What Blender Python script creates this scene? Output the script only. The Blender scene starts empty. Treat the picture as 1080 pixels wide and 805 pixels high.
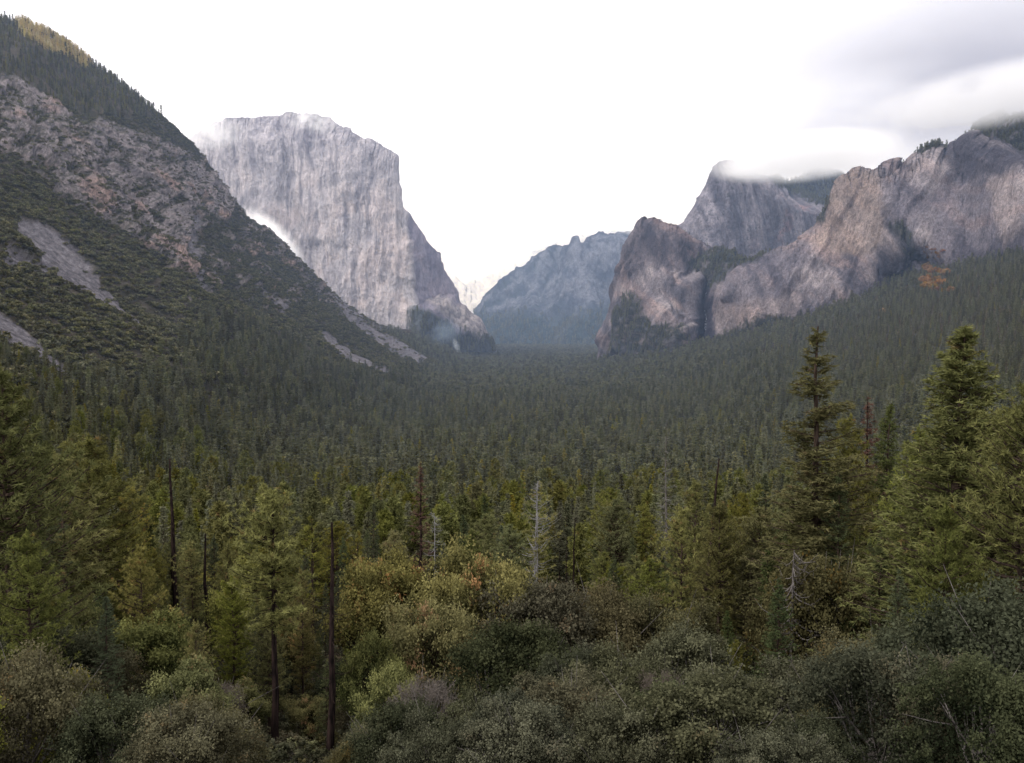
import bpy, math, random, time
import numpy as np
from mathutils.bvhtree import BVHTree
from mathutils import Vector

T0 = time.time()
SKY_L = 1.5
HAZE = 6.5e-5
SC = bpy.context.scene
COL = SC.collection
R = math.radians
HC = 160.0                       # the lookout stands 160 m above the valley floor (z = 0)
F = 935.0                        # focal length in photograph pixels
PITCH = math.atan(57.5 / F)
CP, SP = math.cos(PITCH), math.sin(PITCH)

# ------------------------------------------------------------------ coordinates
def ray_pt(px, py, D):
    """world point at depth D (metres north of the lookout) seen in direction (px, py)"""
    a = (np.asarray(px, float) - 540.0) / F
    b = (402.5 - np.asarray(py, float)) / F
    dy = CP + b * SP
    dz = -SP + b * CP
    return a / dy * D, D + 0 * a, HC + dz / dy * D

def to_px(x, y, z):
    zz = z - HC
    fwd = y * CP - zz * SP
    up = y * SP + zz * CP
    fwd = np.where(fwd < 1e-3, 1e-3, fwd)
    return 540 + F * x / fwd, 402.5 - F * up / fwd

# ------------------------------------------------------------------ noise
_rs = np.random.RandomState(7)
PERM = _rs.permutation(512).astype(np.int64)
PERM = np.concatenate([PERM, PERM])
GR = _rs.normal(size=(512, 3)); GR /= np.linalg.norm(GR, axis=1)[:, None]

def perlin(x, y, z):
    x, y, z = np.broadcast_arrays(np.asarray(x, float), np.asarray(y, float), np.asarray(z, float))
    xi = np.floor(x).astype(np.int64); yi = np.floor(y).astype(np.int64); zi = np.floor(z).astype(np.int64)
    xf, yf, zf = x - xi, y - yi, z - zi
    u = xf * xf * xf * (xf * (xf * 6 - 15) + 10); v = yf * yf * yf * (yf * (yf * 6 - 15) + 10); w = zf * zf * zf * (zf * (zf * 6 - 15) + 10)
    out = 0
    for dx in (0, 1):
        for dy in (0, 1):
            for dz in (0, 1):
                h = PERM[(PERM[(PERM[(xi + dx) & 511] + yi + dy) & 511] + zi + dz) & 511]
                g = GR[h]
                d = g[..., 0] * (xf - dx) + g[..., 1] * (yf - dy) + g[..., 2] * (zf - dz)
                out = out + d * (u if dx else 1 - u) * (v if dy else 1 - v) * (w if dz else 1 - w)
    return out * 1.6

def fbm(x, y, z, o=4, g=0.5):
    s, a, t = 0, 1.0, 0
    for i in range(o):
        s = s + a * perlin(x * 2 ** i + 17.3 * i, y * 2 ** i + 5.1 * i, z * 2 ** i - 9.7 * i); t += a; a *= g
    return s / t

def ridged(x, y, z, o=4, g=0.5):
    s, a, t = 0, 1.0, 0
    for i in range(o):
        s = s + a * (1 - 2 * np.abs(perlin(x * 2 ** i + 31.7 * i, y * 2 ** i + 3.3 * i, z * 2 ** i + 8.1 * i))); t += a; a *= g
    return s / t

def sstep(a, b, x):
    t = np.clip((x - a) / (b - a), 0, 1)
    return t * t * (3 - 2 * t)

def pl(x, pts):
    p = np.array(pts, float)
    return np.interp(x, p[:, 0], p[:, 1])

def poly_mask(px, py, poly, soft=4.0):
    """1 inside the outline, fading over `soft`"""
    poly = np.array(poly, float); n = len(poly)
    inside = np.zeros(px.shape, bool); dmin = np.full(px.shape, 1e9)
    for i in range(n):
        x0, y0 = poly[i]; x1, y1 = poly[(i + 1) % n]
        c = ((y0 > py) != (y1 > py)) & (px < (x1 - x0) * (py - y0) / (y1 - y0 + 1e-9) + x0)
        inside ^= c
        ex, ey = x1 - x0, y1 - y0
        t = np.clip(((px - x0) * ex + (py - y0) * ey) / (ex * ex + ey * ey + 1e-9), 0, 1)
        dmin = np.minimum(dmin, np.hypot(px - x0 - t * ex, py - y0 - t * ey))
    return sstep(-soft, soft, np.where(inside, dmin, -dmin))

# ------------------------------------------------------------------ mesh helpers
def make_mesh(name, V, Fc, mats, smooth=False, col=None, fmat=None):
    """V (n,3); Fc (m,k) int array, k 3 or 4"""
    me = bpy.data.meshes.new(name)
    V = np.asarray(V, np.float32); Fc = np.asarray(Fc, np.int32)
    k = Fc.shape[1]
    me.vertices.add(len(V)); me.vertices.foreach_set('co', V.ravel())
    me.loops.add(Fc.size); me.loops.foreach_set('vertex_index', Fc.ravel())
    me.polygons.add(len(Fc)); me.polygons.foreach_set('loop_start', np.arange(0, Fc.size, k, dtype=np.int32))
    if fmat is not None: me.polygons.foreach_set('material_index', np.asarray(fmat, np.int32))
    me.update(calc_edges=True)
    me.polygons.foreach_set('use_smooth', np.full(len(Fc), smooth))
    if col is not None:
        a = me.color_attributes.new('tone', 'FLOAT_COLOR', 'POINT')
        c = np.ones((len(V), 4), np.float32); c[:, :col.shape[1]] = col
        a.data.foreach_set('color', c.ravel())
    for m in (mats if isinstance(mats, (list, tuple)) else [mats]): me.materials.append(m)
    return me

def link(name, me, parent=None, label=None, cat=None, group=None, kind=None):
    o = bpy.data.objects.new(name, me)
    COL.objects.link(o)
    if parent is not None: o.parent = parent
    tag(o, label, cat, group, kind)
    return o

def tag(o, label=None, cat=None, group=None, kind=None):
    for k, v in (('label', label), ('category', cat), ('group', group), ('kind', kind)):
        if v: o[k] = v
    return o

def grid_faces(nr, nc):
    i = np.arange(nr - 1)[:, None] * nc + np.arange(nc - 1)[None, :]
    return np.stack([i, i + nc, i + nc + 1, i + 1], -1).reshape(-1, 4)

# ------------------------------------------------------------------ materials
def new_mat(name):
    m = bpy.data.materials.new(name); m.use_nodes = True
    nt = m.node_tree; nt.nodes.clear()
    return m, nt, nt.nodes, nt.links

def N(nt, typ, **kw):
    n = nt.nodes.new(typ)
    for k, v in kw.items(): setattr(n, k, v)
    return n

def mixc(nt, a, b, f, blend='MIX'):
    n = N(nt, 'ShaderNodeMix', data_type='RGBA', blend_type=blend)
    for sock, val in ((n.inputs[0], f), (n.inputs[6], a), (n.inputs[7], b)):
        if hasattr(val, 'is_linked') or isinstance(val, bpy.types.NodeSocket): nt.links.new(val, sock)
        elif isinstance(val, (int, float)): sock.default_value = val
        else: sock.default_value = (*val, 1)
    return n.outputs[2]

def noise_fac(nt, scale, detail=3, stretch=(1, 1, 1), lo=0.35, hi=0.65, rough=0.55):
    g = N(nt, 'ShaderNodeNewGeometry')
    mp = N(nt, 'ShaderNodeMapping'); mp.inputs['Scale'].default_value = stretch
    nt.links.new(g.outputs['Position'], mp.inputs['Vector'])
    t = N(nt, 'ShaderNodeTexNoise'); t.inputs['Scale'].default_value = scale; t.inputs['Detail'].default_value = detail; t.inputs['Roughness'].default_value = rough
    nt.links.new(mp.outputs[0], t.inputs['Vector'])
    mr = N(nt, 'ShaderNodeMapRange'); mr.inputs['From Min'].default_value = lo; mr.inputs['From Max'].default_value = hi
    nt.links.new(t.outputs['Fac'], mr.inputs['Value'])
    return mr.outputs[0], t.outputs['Fac']

def rock_mat(name, s, stretch, contrast=0.25, bump=4.0, bscale=None):
    """colour comes from the mesh attribute `tone`, broken up by stretched noise, with bump"""
    m, nt, ns, lk = new_mat(name)
    at = N(nt, 'ShaderNodeAttribute', attribute_name='tone')
    f3, r3 = noise_fac(nt, s * 13, 4, (1, 1, .6), .42, .60, .7)
    f1, r1 = noise_fac(nt, s, 6, stretch, 0.3, 0.7, 0.65)
    f2, r2 = noise_fac(nt, s * 4.3, 6, (stretch[0], stretch[1], (stretch[2] + 1) / 2), 0.38, 0.62, 0.7)
    c = mixc(nt, at.outputs['Color'], mixc(nt, (1 - contrast,) * 3, (1 + contrast,) * 3, f1), 1.0, 'MULTIPLY')
    c = mixc(nt, c, mixc(nt, (1 - contrast * .8,) * 3, (1 + contrast * .8,) * 3, f2), 1.0, 'MULTIPLY')
    c = mixc(nt, c, mixc(nt, (1 - contrast * .9,) * 3, (1 + contrast * .5,) * 3, f3), 1.0, 'MULTIPLY')
    for sc_, st_, wd_, am_ in ((s * .9, (1, 1, stretch[2] * .5), .012, .42), (s * 2.6, (1, 1, (stretch[2] + .3) * .6), .016, .30)):
        _, rr = noise_fac(nt, sc_, 5, st_, 0, 1, .6)
        q1 = N(nt, 'ShaderNodeMath', operation='SUBTRACT'); lk.new(rr, q1.inputs[0]); q1.inputs[1].default_value = .5
        q2 = N(nt, 'ShaderNodeMath', operation='ABSOLUTE'); lk.new(q1.outputs[0], q2.inputs[0])
        q3 = N(nt, 'ShaderNodeMapRange', interpolation_type='SMOOTHSTEP'); lk.new(q2.outputs[0], q3.inputs['Value']); q3.inputs['From Min'].default_value = 0; q3.inputs['From Max'].default_value = wd_
        q3.inputs['To Min'].default_value = 1 - am_ * min(1, contrast * 4.5); q3.inputs['To Max'].default_value = 1
        cb = N(nt, 'ShaderNodeCombineColor')
        for k_ in range(3): lk.new(q3.outputs[0], cb.inputs[k_])
        c = mixc(nt, c, cb.outputs[0], 1.0, 'MULTIPLY')
    b = N(nt, 'ShaderNodeBump'); b.inputs['Distance'].default_value = bump; b.inputs['Strength'].default_value = 1.0
    add = N(nt, 'ShaderNodeMath', operation='ADD'); lk.new(r1, add.inputs[0]); lk.new(r2, add.inputs[1])
    lk.new(add.outputs[0], b.inputs['Height'])
    d = N(nt, 'ShaderNodeBsdfDiffuse'); d.inputs['Roughness'].default_value = 0.6
    lk.new(c, d.inputs['Color']); lk.new(b.outputs[0], d.inputs['Normal'])
    o = N(nt, 'ShaderNodeOutputMaterial'); lk.new(d.outputs[0], o.inputs['Surface'])
    return m

def leaf_mat(name, dark, light, alt=None, alt_amt=0.3, hue=0.03, val=0.25, transl=0.25):
    """foliage: `tone`.r chooses dark..light within a crown, `tone`.g chooses patches of the alternative colour, each tree differs a little"""
    m, nt, ns, lk = new_mat(name)
    at = N(nt, 'ShaderNodeAttribute', attribute_name='tone')
    sp = N(nt, 'ShaderNodeSeparateColor'); lk.new(at.outputs['Color'], sp.inputs[0])
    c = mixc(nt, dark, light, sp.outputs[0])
    if alt:
        mr = N(nt, 'ShaderNodeMapRange'); mr.inputs['From Min'].default_value = 1 - alt_amt - .08; mr.inputs['From Max'].default_value = 1 - alt_amt + .08
        lk.new(sp.outputs[1], mr.inputs['Value'])
        c = mixc(nt, c, alt, mr.outputs[0])
    oi = N(nt, 'ShaderNodeObjectInfo')
    hs = N(nt, 'ShaderNodeHueSaturation')
    for sock, k, mul in (('Hue', 0.5, hue), ('Value', 1.0, val), ('Saturation', 0.95, 0.2)):
        w = N(nt, 'ShaderNodeMath', operation='MULTIPLY_ADD')
        src = oi.outputs['Random']
        if sock != 'Hue':
            ff = N(nt, 'ShaderNodeMath', operation='MULTIPLY'); ff.inputs[1].default_value = 7.31 if sock == 'Value' else 13.7
            fr = N(nt, 'ShaderNodeMath', operation='FRACT'); lk.new(src, ff.inputs[0]); lk.new(ff.outputs[0], fr.inputs[0]); src = fr.outputs[0]
        lk.new(src, w.inputs[0]); w.inputs[1].default_value = 2 * mul; w.inputs[2].default_value = k - mul
        lk.new(w.outputs[0], hs.inputs[sock])
    lk.new(c, hs.inputs['Color'])
    d = N(nt, 'ShaderNodeBsdfDiffuse'); lk.new(hs.outputs[0], d.inputs['Color'])
    t = N(nt, 'ShaderNodeBsdfTranslucent'); lk.new(hs.outputs[0], t.inputs['Color'])
    mx = N(nt, 'ShaderNodeMixShader'); mx.inputs[0].default_value = transl
    lk.new(d.outputs[0], mx.inputs[1]); lk.new(t.outputs[0], mx.inputs[2])
    o = N(nt, 'ShaderNodeOutputMaterial'); lk.new(mx.outputs[0], o.inputs['Surface'])
    return m

def bark_mat(name, c0, c1, scale=3.0, stretch=(1, 1, .2)):
    m, nt, ns, lk = new_mat(name)
    f, r = noise_fac(nt, scale, 4, stretch)
    c = mixc(nt, c0, c1, f)
    b = N(nt, 'ShaderNodeBump'); b.inputs['Distance'].default_value = 0.08; lk.new(r, b.inputs['Height'])
    d = N(nt, 'ShaderNodeBsdfDiffuse'); lk.new(c, d.inputs['Color']); lk.new(b.outputs[0], d.inputs['Normal'])
    o = N(nt, 'ShaderNodeOutputMaterial'); lk.new(d.outputs[0], o.inputs['Surface'])
    return m

M = dict(
    pine=leaf_mat('pine_needles', (.042, .050, .016), (.225, .220, .068), (.22, .12, .05), .035, .018, .22),
    fir=leaf_mat('fir_needles', (.030, .042, .022), (.140, .160, .066), None, 0, .018, .22),
    yellow_pine=leaf_mat('yellowing_needles', (.065, .070, .020), (.31, .285, .075), (.26, .15, .05), .10, .015, .2),
    forest=leaf_mat('forest_needles', (.048, .052, .029), (.205, .205, .108), None, 0, .016, .40),
    red=leaf_mat('dead_needles', (.07, .035, .026), (.17, .095, .065), None, 0, .01, .15),
    silver_foliage=leaf_mat('sparse_needles', (.07, .075, .045), (.19, .20, .10), (.25, .24, .2), .3, .01, .15),
    live_oak=leaf_mat('live_oak_leaves', (.030, .032, .017), (.160, .158, .088), (.19, .14, .08), .05, .012, .18, .3),
    dark_oak=leaf_mat('dark_oak_leaves', (.020, .025, .014), (.088, .094, .050), None, 0, .012, .18, .3),
    brown_oak=leaf_mat('brownish_oak_leaves', (.045, .040, .020), (.145, .132, .066), (.21, .135, .05), .08, .012, .18, .3),
    black_oak=leaf_mat('autumn_oak_leaves', (.062, .062, .016), (.29, .255, .055), (.40, .20, .045), .20, .003, .10, .3),
    green_oak=leaf_mat('yellow_green_oak_leaves', (.048, .058, .016), (.25, .245, .062), (.32, .19, .05), .06, .010, .15, .3),
    orange=leaf_mat('orange_maple_leaves', (.18, .095, .03), (.38, .22, .07), None, 0, .02, .2),
    chap=leaf_mat('slope_oak_leaves', (.066, .068, .032), (.26, .25, .125), (.16, .11, .065), .10, .015, .25),
    twig=leaf_mat('bare_twigs', (.09, .075, .06), (.22, .185, .15), None, 0, .01, .15),
    gold=leaf_mat('sun_painted_needles', (.30, .24, .09), (.75, .62, .28), None, 0, .015, .2),  # sunlight on the crest put into the needle colour
    bark=bark_mat('reddish_brown_bark', (.030, .022, .018), (.085, .060, .046)),
    burnt=bark_mat('charred_bark', (.010, .008, .008), (.045, .030, .026)),
    silver=bark_mat('weathered_silver_wood', (.14, .135, .13), (.33, .315, .30)),
    grey=bark_mat('grey_bark', (.075, .066, .06), (.20, .18, .165)),
)
# ------------------------------------------------------------------ trees
def tubes(paths, sides=6):
    """paths: list of (points (k,3), radii (k,)) -> V, F (quads)"""
    Vs, Fs, off = [], [], 0
    for P, r in paths:
        P = np.asarray(P, float); r = np.asarray(r, float); k = len(P)
        T = np.gradient(P, axis=0); T /= np.linalg.norm(T, axis=1)[:, None] + 1e-9
        ref = np.array([0, 0, 1.0]) if abs(T[0, 2]) < .8 else np.array([1.0, 0, 0])
        A = np.cross(T, ref); A /= np.linalg.norm(A, axis=1)[:, None] + 1e-9
        B = np.cross(T, A)
        th = np.arange(sides) * 2 * math.pi / sides
        ring = P[:, None] + r[:, None, None] * (A[:, None] * np.cos(th)[None, :, None] + B[:, None] * np.sin(th)[None, :, None])
        Vs.append(ring.reshape(-1, 3))
        i = (np.arange(k - 1)[:, None] * sides + np.arange(sides)[None]) + off
        j = (np.arange(k - 1)[:, None] * sides + (np.arange(sides)[None] + 1) % sides) + off
        Fs.append(np.stack([i, j, j + sides, i + sides], -1).reshape(-1, 4))
        off += k * sides
    return np.concatenate(Vs), np.concatenate(Fs)

def spikes(C, Dn, L, W, tone, rs):
    """one thin triangle per centre: base at C, pointing along Dn"""
    n = len(C)
    Dn = Dn / (np.linalg.norm(Dn, axis=1)[:, None] + 1e-9)
    S = np.cross(Dn, rs.normal(size=(n, 3))); S /= np.linalg.norm(S, axis=1)[:, None] + 1e-9
    L = np.broadcast_to(L, (n,)); W = np.broadcast_to(W, (n,))
    V = np.empty((n, 3, 3))
    V[:, 0] = C - S * W[:, None] / 2; V[:, 1] = C + S * W[:, None] / 2; V[:, 2] = C + Dn * L[:, None]
    return V.reshape(-1, 3), np.arange(3 * n).reshape(n, 3), np.repeat(tone, 3, 0)

def conifer(seed, h=1.0, r=.14, kind='fir', whorls=34, per=6, tuft=9, leaf=.018, bare=.12, topsparse=0.0, ragged=.25, trunk_r=.011, lean=0.0, dead=0.0, droop=.25, branch=True, fine=1):
    """unit-height conifer (h=1). returns crown (V,F,tone), wood (V,F)"""
    rs = np.random.RandomState(seed)
    zs = np.linspace(0, 1, 9)
    bend = np.cumsum(rs.normal(0, .0035, (9, 2)), 0)
    axis = np.stack([bend[:, 0] + lean * zs, bend[:, 1], zs], 1)
    wood = [(axis, trunk_r * (1 - zs * .93) + .0007)]
    ax = lambda z: np.stack([np.interp(z, zs, axis[:, 0]), np.interp(z, zs, axis[:, 1]), z], -1)
    C, Dn, L, T = [], [], [], []
    asym = rs.rand(3) * 2 * math.pi
    for w in range(whorls):
        t = (w + rs.rand() * .7) / whorls                # 0 at crown base .. 1 at tip
        z = bare + (1 - bare) * t ** .95
        env = r * ((1 - t) ** .8 * (1 if kind != 'pine' else 1.1) + .02)
        if kind == 'pine': env = r * (min(1, (1 - t) * 2.3) ** .75 * (.55 + .45 * min(1, t * 3 + .2)) + .012)
        for b in range(per):
            if rs.rand() < .10 + topsparse * sstep(.35, .8, t): continue
            az = rs.rand() * 2 * math.pi
            ln = env * (1 - ragged + ragged * 1.5 * rs.rand()) * (1 + .18 * math.sin(az + asym[0] + 5 * t))
            if ln < .006: ln = .006
            d = np.array([math.cos(az), math.sin(az), 0.0])
            up = (.55 * t - droop * (1 - t)) + rs.normal(0, .08)
            z0 = z + rs.normal(0, .006)
            s = np.linspace(0, 1, 5)
            base = ax(np.array([z0]))[0]
            P = base + s[:, None] * d * ln + np.stack([0 * s, 0 * s, ln * (up * s + (.35 if kind == 'pine' else .12) * s ** 2 - droop * .6 * s * (1 - s))], 1)
            if branch and ln > .02: wood.append((P, np.linspace(max(.0011, ln * .02), .0004, 5)))
            if rs.rand() < dead: continue
            nt_ = max(2, int(tuft * (ln / r) ** .6 + 1))
            if kind == 'pine': si = rs.rand(nt_) ** .55
            else: si = .15 + .85 * rs.rand(nt_) ** .8
            side = np.cross(d, [0, 0, 1])
            wid = ln * (.30 if kind == 'fir' else .26) * (1.1 - si * .6)
            cc = np.stack([np.interp(si, s, P[:, k]) for k in range(3)], 1) + side * (rs.normal(0, .7, nt_) * wid)[:, None]
            cc[:, 2] += rs.normal(0, .004, nt_) - np.abs(rs.normal(0, .15, nt_)) * wid * (1 if kind == 'fir' else 0)
            m = (7 if kind == 'pine' else 5) if fine == 1 else (15 if kind == 'pine' else 12)
            tone = np.clip(.35 + .35 * si + rs.normal(0, .16, nt_), 0, 1); alt = rs.rand() * .7 + rs.rand(nt_) * .3
            dd = rs.normal(size=(nt_, m, 3)) + d * .5 * (1 if kind == 'fir' else .6)
            dd[..., 2] = dd[..., 2] * (.45 if kind == 'fir' else .9) + (.0 if kind == 'fir' else .45)
            C.append(np.repeat(cc, m, 0)); Dn.append(dd.reshape(-1, 3))
            T.append(np.stack([np.repeat(tone, m), np.repeat(alt, m), 0 * np.repeat(tone, m)], 1))
    C = np.concatenate(C); Dn = np.concatenate(Dn); T = np.concatenate(T)
    lf = leaf * (.6 + .8 * rs.rand(len(C)))
    if fine != 1: lf = lf * .72
    V, Fc, tone = spikes(C, Dn, lf, lf * (.30 if kind == 'pine' else .38) * (1 if fine == 1 else .62), T, rs)
    return (V, Fc, tone), tubes(wood, 5)

def leaves(C, Dn, Nv, L, W, tone, rs):
    """one small diamond leaf per centre, its face turned roughly along Nv"""
    n = len(C)
    Dn = Dn / (np.linalg.norm(Dn, axis=1)[:, None] + 1e-9)
    S = np.cross(Dn, Nv); S /= np.linalg.norm(S, axis=1)[:, None] + 1e-9
    V = np.empty((n, 4, 3)); h = Dn * (L / 2)[:, None]
    V[:, 0] = C; V[:, 1] = C + h + S * W[:, None] / 2; V[:, 2] = C + 2 * h; V[:, 3] = C + h - S * W[:, None] / 2
    return V.reshape(-1, 3), np.arange(4 * n).reshape(n, 4), np.repeat(tone, 4, 0)

def oak(seed, rx=.5, lumps=26, per=120, leaf=.02, wood_n=14, dense=1.0, shape=.75, tw=.5, size=1.0, airy=0.0):
    """unit-height broadleaf crown: leaf clumps of uneven size around limb ends, dark hollows between them"""
    rs = np.random.RandomState(seed)
    wood = [([[0, 0, 0], [rs.normal(0, .02), rs.normal(0, .02), .22], [rs.normal(0, .05), rs.normal(0, .05), .5]], [.03, .022, .012])]
    n = lumps
    u = rs.normal(size=(n, 3)); u /= np.linalg.norm(u, axis=1)[:, None]
    u[:, 2] = np.where(u[:, 2] < -.35, -u[:, 2], u[:, 2])
    rad = (.62 + .38 * rs.rand(n) ** .4) * (1 + .5 * fbm(u[:, 0] * 1.6 + seed, u[:, 1] * 1.6, u[:, 2] * 1.6, 3))
    cen = np.array([0, 0, 1 - shape * .56]) + u * np.array([rx, rx, shape * .5]) * rad[:, None] * .88
    C, Dn, T, NV = [], [], [], []
    for i in range(n):
        cr = (.065 + .10 * rs.rand() ** 1.3) * (rx + .5) * size
        wood_end = cen[i]
        if i < wood_n:
            st = np.array([0, 0, .2 + .25 * rs.rand()]); mid = st * .45 + wood_end * .55 + rs.normal(0, .03, 3) - np.array([0, 0, .03])
            wood.append(([st, mid, wood_end], [.012, .007, .002]))
            for q in range(3):
                e2 = wood_end + rs.normal(0, cr, 3)
                wood.append(([mid, (mid + e2) / 2 + rs.normal(0, .015, 3), e2], [.005, .003, .001]))
        m = int(per * dense * (cr / (.12 * (rx + .5))) ** 1.5)
        k = max(5, m // 22)
        sub = rs.normal(size=(k, 3)) + u[i] * .5 + np.array([0, 0, .35]); sub /= np.linalg.norm(sub, axis=1)[:, None]
        ln = cr * (.7 + .6 * rs.rand(k) ** 1.5)
        idx = rs.randint(0, k, m); t = 1 - .75 * rs.rand(m) ** 2
        nv = sub[idx] + rs.normal(0, .45, (m, 3))
        C.append(cen[i] + sub[idx] * np.array([1, 1, .85]) * (ln[idx] * t)[:, None] + rs.normal(0, 1, (m, 3)) * (cr * (.15 + airy)))
        Dn.append(rs.normal(size=(m, 3)) + nv * .35)
        NV.append(nv)
        lt = rs.normal(0, .15)
        tl = np.clip(.30 + lt + .34 * sub[idx, 2] + .30 * (t - .75) / .25 * .5 + rs.normal(0, .06, m) + rs.normal(0, .10, k)[idx], 0, 1)  # highlights on clump tops and tips put into the leaf tone
        tb = (rs.rand() * .6 + rs.rand(k)[idx] * .4)
        T.append(np.stack([tl, tb, 0 * tl], 1))
    # sparse leaves inside, the crown's inner shade put into their dark tone
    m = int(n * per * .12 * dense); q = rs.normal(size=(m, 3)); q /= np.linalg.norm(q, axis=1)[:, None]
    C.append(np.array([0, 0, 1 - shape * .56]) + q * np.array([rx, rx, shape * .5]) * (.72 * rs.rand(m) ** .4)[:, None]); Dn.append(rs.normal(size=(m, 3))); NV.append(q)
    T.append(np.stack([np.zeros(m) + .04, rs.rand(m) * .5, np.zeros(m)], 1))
    C = np.concatenate(C); Dn = np.concatenate(Dn); T = np.concatenate(T); NV = np.concatenate(NV)
    lf = leaf * (.6 + .8 * rs.rand(len(C)))
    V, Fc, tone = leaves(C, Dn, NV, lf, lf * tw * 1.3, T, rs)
    return (V, Fc, tone), tubes(wood, 6)

def snag(seed, h=1.0, tr=.011, nb=40, blen=.09, start=.25, drop=.7, lean=0.0, top=1.0, twigs=0):
    """bare standing dead trunk with short drooping broken branches"""
    rs = np.random.RandomState(seed)
    zs = np.linspace(0, top, 10)
    bend = np.cumsum(rs.normal(0, .003, (10, 2)), 0)
    axis = np.stack([bend[:, 0] + lean * zs, bend[:, 1], zs], 1)
    wood = [(axis, tr * (1 - .8 * zs) + .0006)]
    for i in range(nb):
        t = start + (top - start) * rs.rand() ** .8
        az = rs.rand() * 2 * math.pi; d = np.array([math.cos(az), math.sin(az), 0])
        ln = blen * (.35 + .9 * rs.rand()) * (1.15 - .6 * t)
        s = np.linspace(0, 1, 6)
        b = np.array([np.interp(t, zs, axis[:, 0]), np.interp(t, zs, axis[:, 1]), t])
        cur = rs.rand()
        P = b + s[:, None] * d * ln + np.stack([0 * s, 0 * s, ln * (-drop * s + (drop * .9 + .3 * cur) * s ** 2.2)], 1) + rs.normal(0, ln * .03, (6, 3)) * s[:, None]
        wood.append((P, np.linspace(max(.0012, ln * .022), .0005, 6)))
        for q in range(twigs):
            k = rs.randint(1, 5); dd = d * .4 + rs.normal(0, .7, 3); dd[2] -= .2
            l2 = ln * .35 * rs.rand()
            P2 = P[k] + np.linspace(0, 1, 4)[:, None] * dd * l2 + np.stack([np.zeros(4), np.zeros(4), -.25 * l2 * np.linspace(0, 1, 4) ** 2], 1)
            wood.append((P2, np.linspace(.0009, .0004, 4)))
    return tubes(wood, 5)

class Proto:
    """crown and trunk meshes shared by every copy"""
    def __init__(s, crown, wood, cm, wm, crown_name='crown', trunk_name='trunk'):
        s.cname, s.tname = crown_name, trunk_name
        s.crown = make_mesh(crown_name, crown[0], crown[1], M[cm], col=crown[2]) if crown is not None else None
        s.trunk = make_mesh(trunk_name, wood[0], wood[1], M[wm], smooth=True)

def joined(name, crown, wood, cm, wm):
    """one mesh with both materials, for copies in the far forest"""
    V, Fc, tone = crown; W, Q = wood
    Tq = np.concatenate([Q[:, [0, 1, 2]], Q[:, [0, 2, 3]]]) if Fc.shape[1] == 3 else Q
    VV = np.concatenate([V, W]); FF = np.concatenate([Fc, Tq + len(V)])
    cc = np.concatenate([tone, np.zeros((len(W), 3))])
    return make_mesh(name, VV, FF, [M[cm], M[wm]], col=cc, fmat=np.r_[np.zeros(len(Fc)), np.ones(len(Tq))])

def place(p, x, y, z, h, w=1.0, rot=0.0, name='tree', label='', cat='tree', group=None, tilt=0.0):
    e = bpy.data.objects.new(name, None); COL.objects.link(e)
    e.empty_display_size = 1
    e.location = (x, y, z - .3); e.scale = (h * w, h * w, h); e.rotation_euler = (0, tilt, rot)
    if tilt: e.rotation_mode = 'XYZ'
    tag(e, label, cat, group)
    if p.trunk: link(p.tname, p.trunk, e)
    if p.crown: link(p.cname, p.crown, e)
    return e
# ================================================================== TERRAIN
def softp(v, k): return np.logaddexp(0, np.clip(v / k, -60, 60)) * k

PROF = [(-400, 6), (-60, 2), (0, -2), (12, -7), (30, -19), (60, -34), (100, -49), (160, -63), (250, -80), (350, -99), (500, -122), (700, -141), (900, -152), (1200, -160), (40000, -160)]
def ground(x, y):
    x = np.asarray(x, float); y = np.asarray(y, float)
    z = HC + (pl(y - 8, PROF) + pl(y, PROF) + pl(y + 8, PROF)) / 3
    z = z + np.minimum(.64 * softp(-205 - x, 25), 150)
    z = z + .42 * softp(x - 300, 60) * (1 - sstep(3300, 4200, y))
    z = z + fbm(x / 260, y / 260, 0.3, 3) * 9 * sstep(150, 700, y) + fbm(x / 40, y / 40, 4.3, 3) * 2.2 * sstep(15, 80, y)
    return z

def rbf_fit(pts):
    p = np.array(pts, float); n = len(p)
    q = 1000.0 / p[:, 2]
    r = np.hypot(p[:, None, 0] - p[None, :, 0], p[:, None, 1] - p[None, :, 1])
    A = np.zeros((n + 3, n + 3)); A[:n, :n] = r + np.eye(n) * .5; A[:n, n] = 1; A[:n, n + 1:] = p[:, :2] / 100; A[n, :n] = 1; A[n + 1:, :n] = p[:, :2].T / 100
    w = np.linalg.solve(A, np.r_[q, 0, 0, 0])
    def f(px, py):
        out = w[n] + w[n + 1] * px / 100 + w[n + 2] * py / 100
        for i in range(n): out = out + w[i] * np.hypot(px - p[i, 0], py - p[i, 1])
        return 1000.0 / out
    return f

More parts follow.
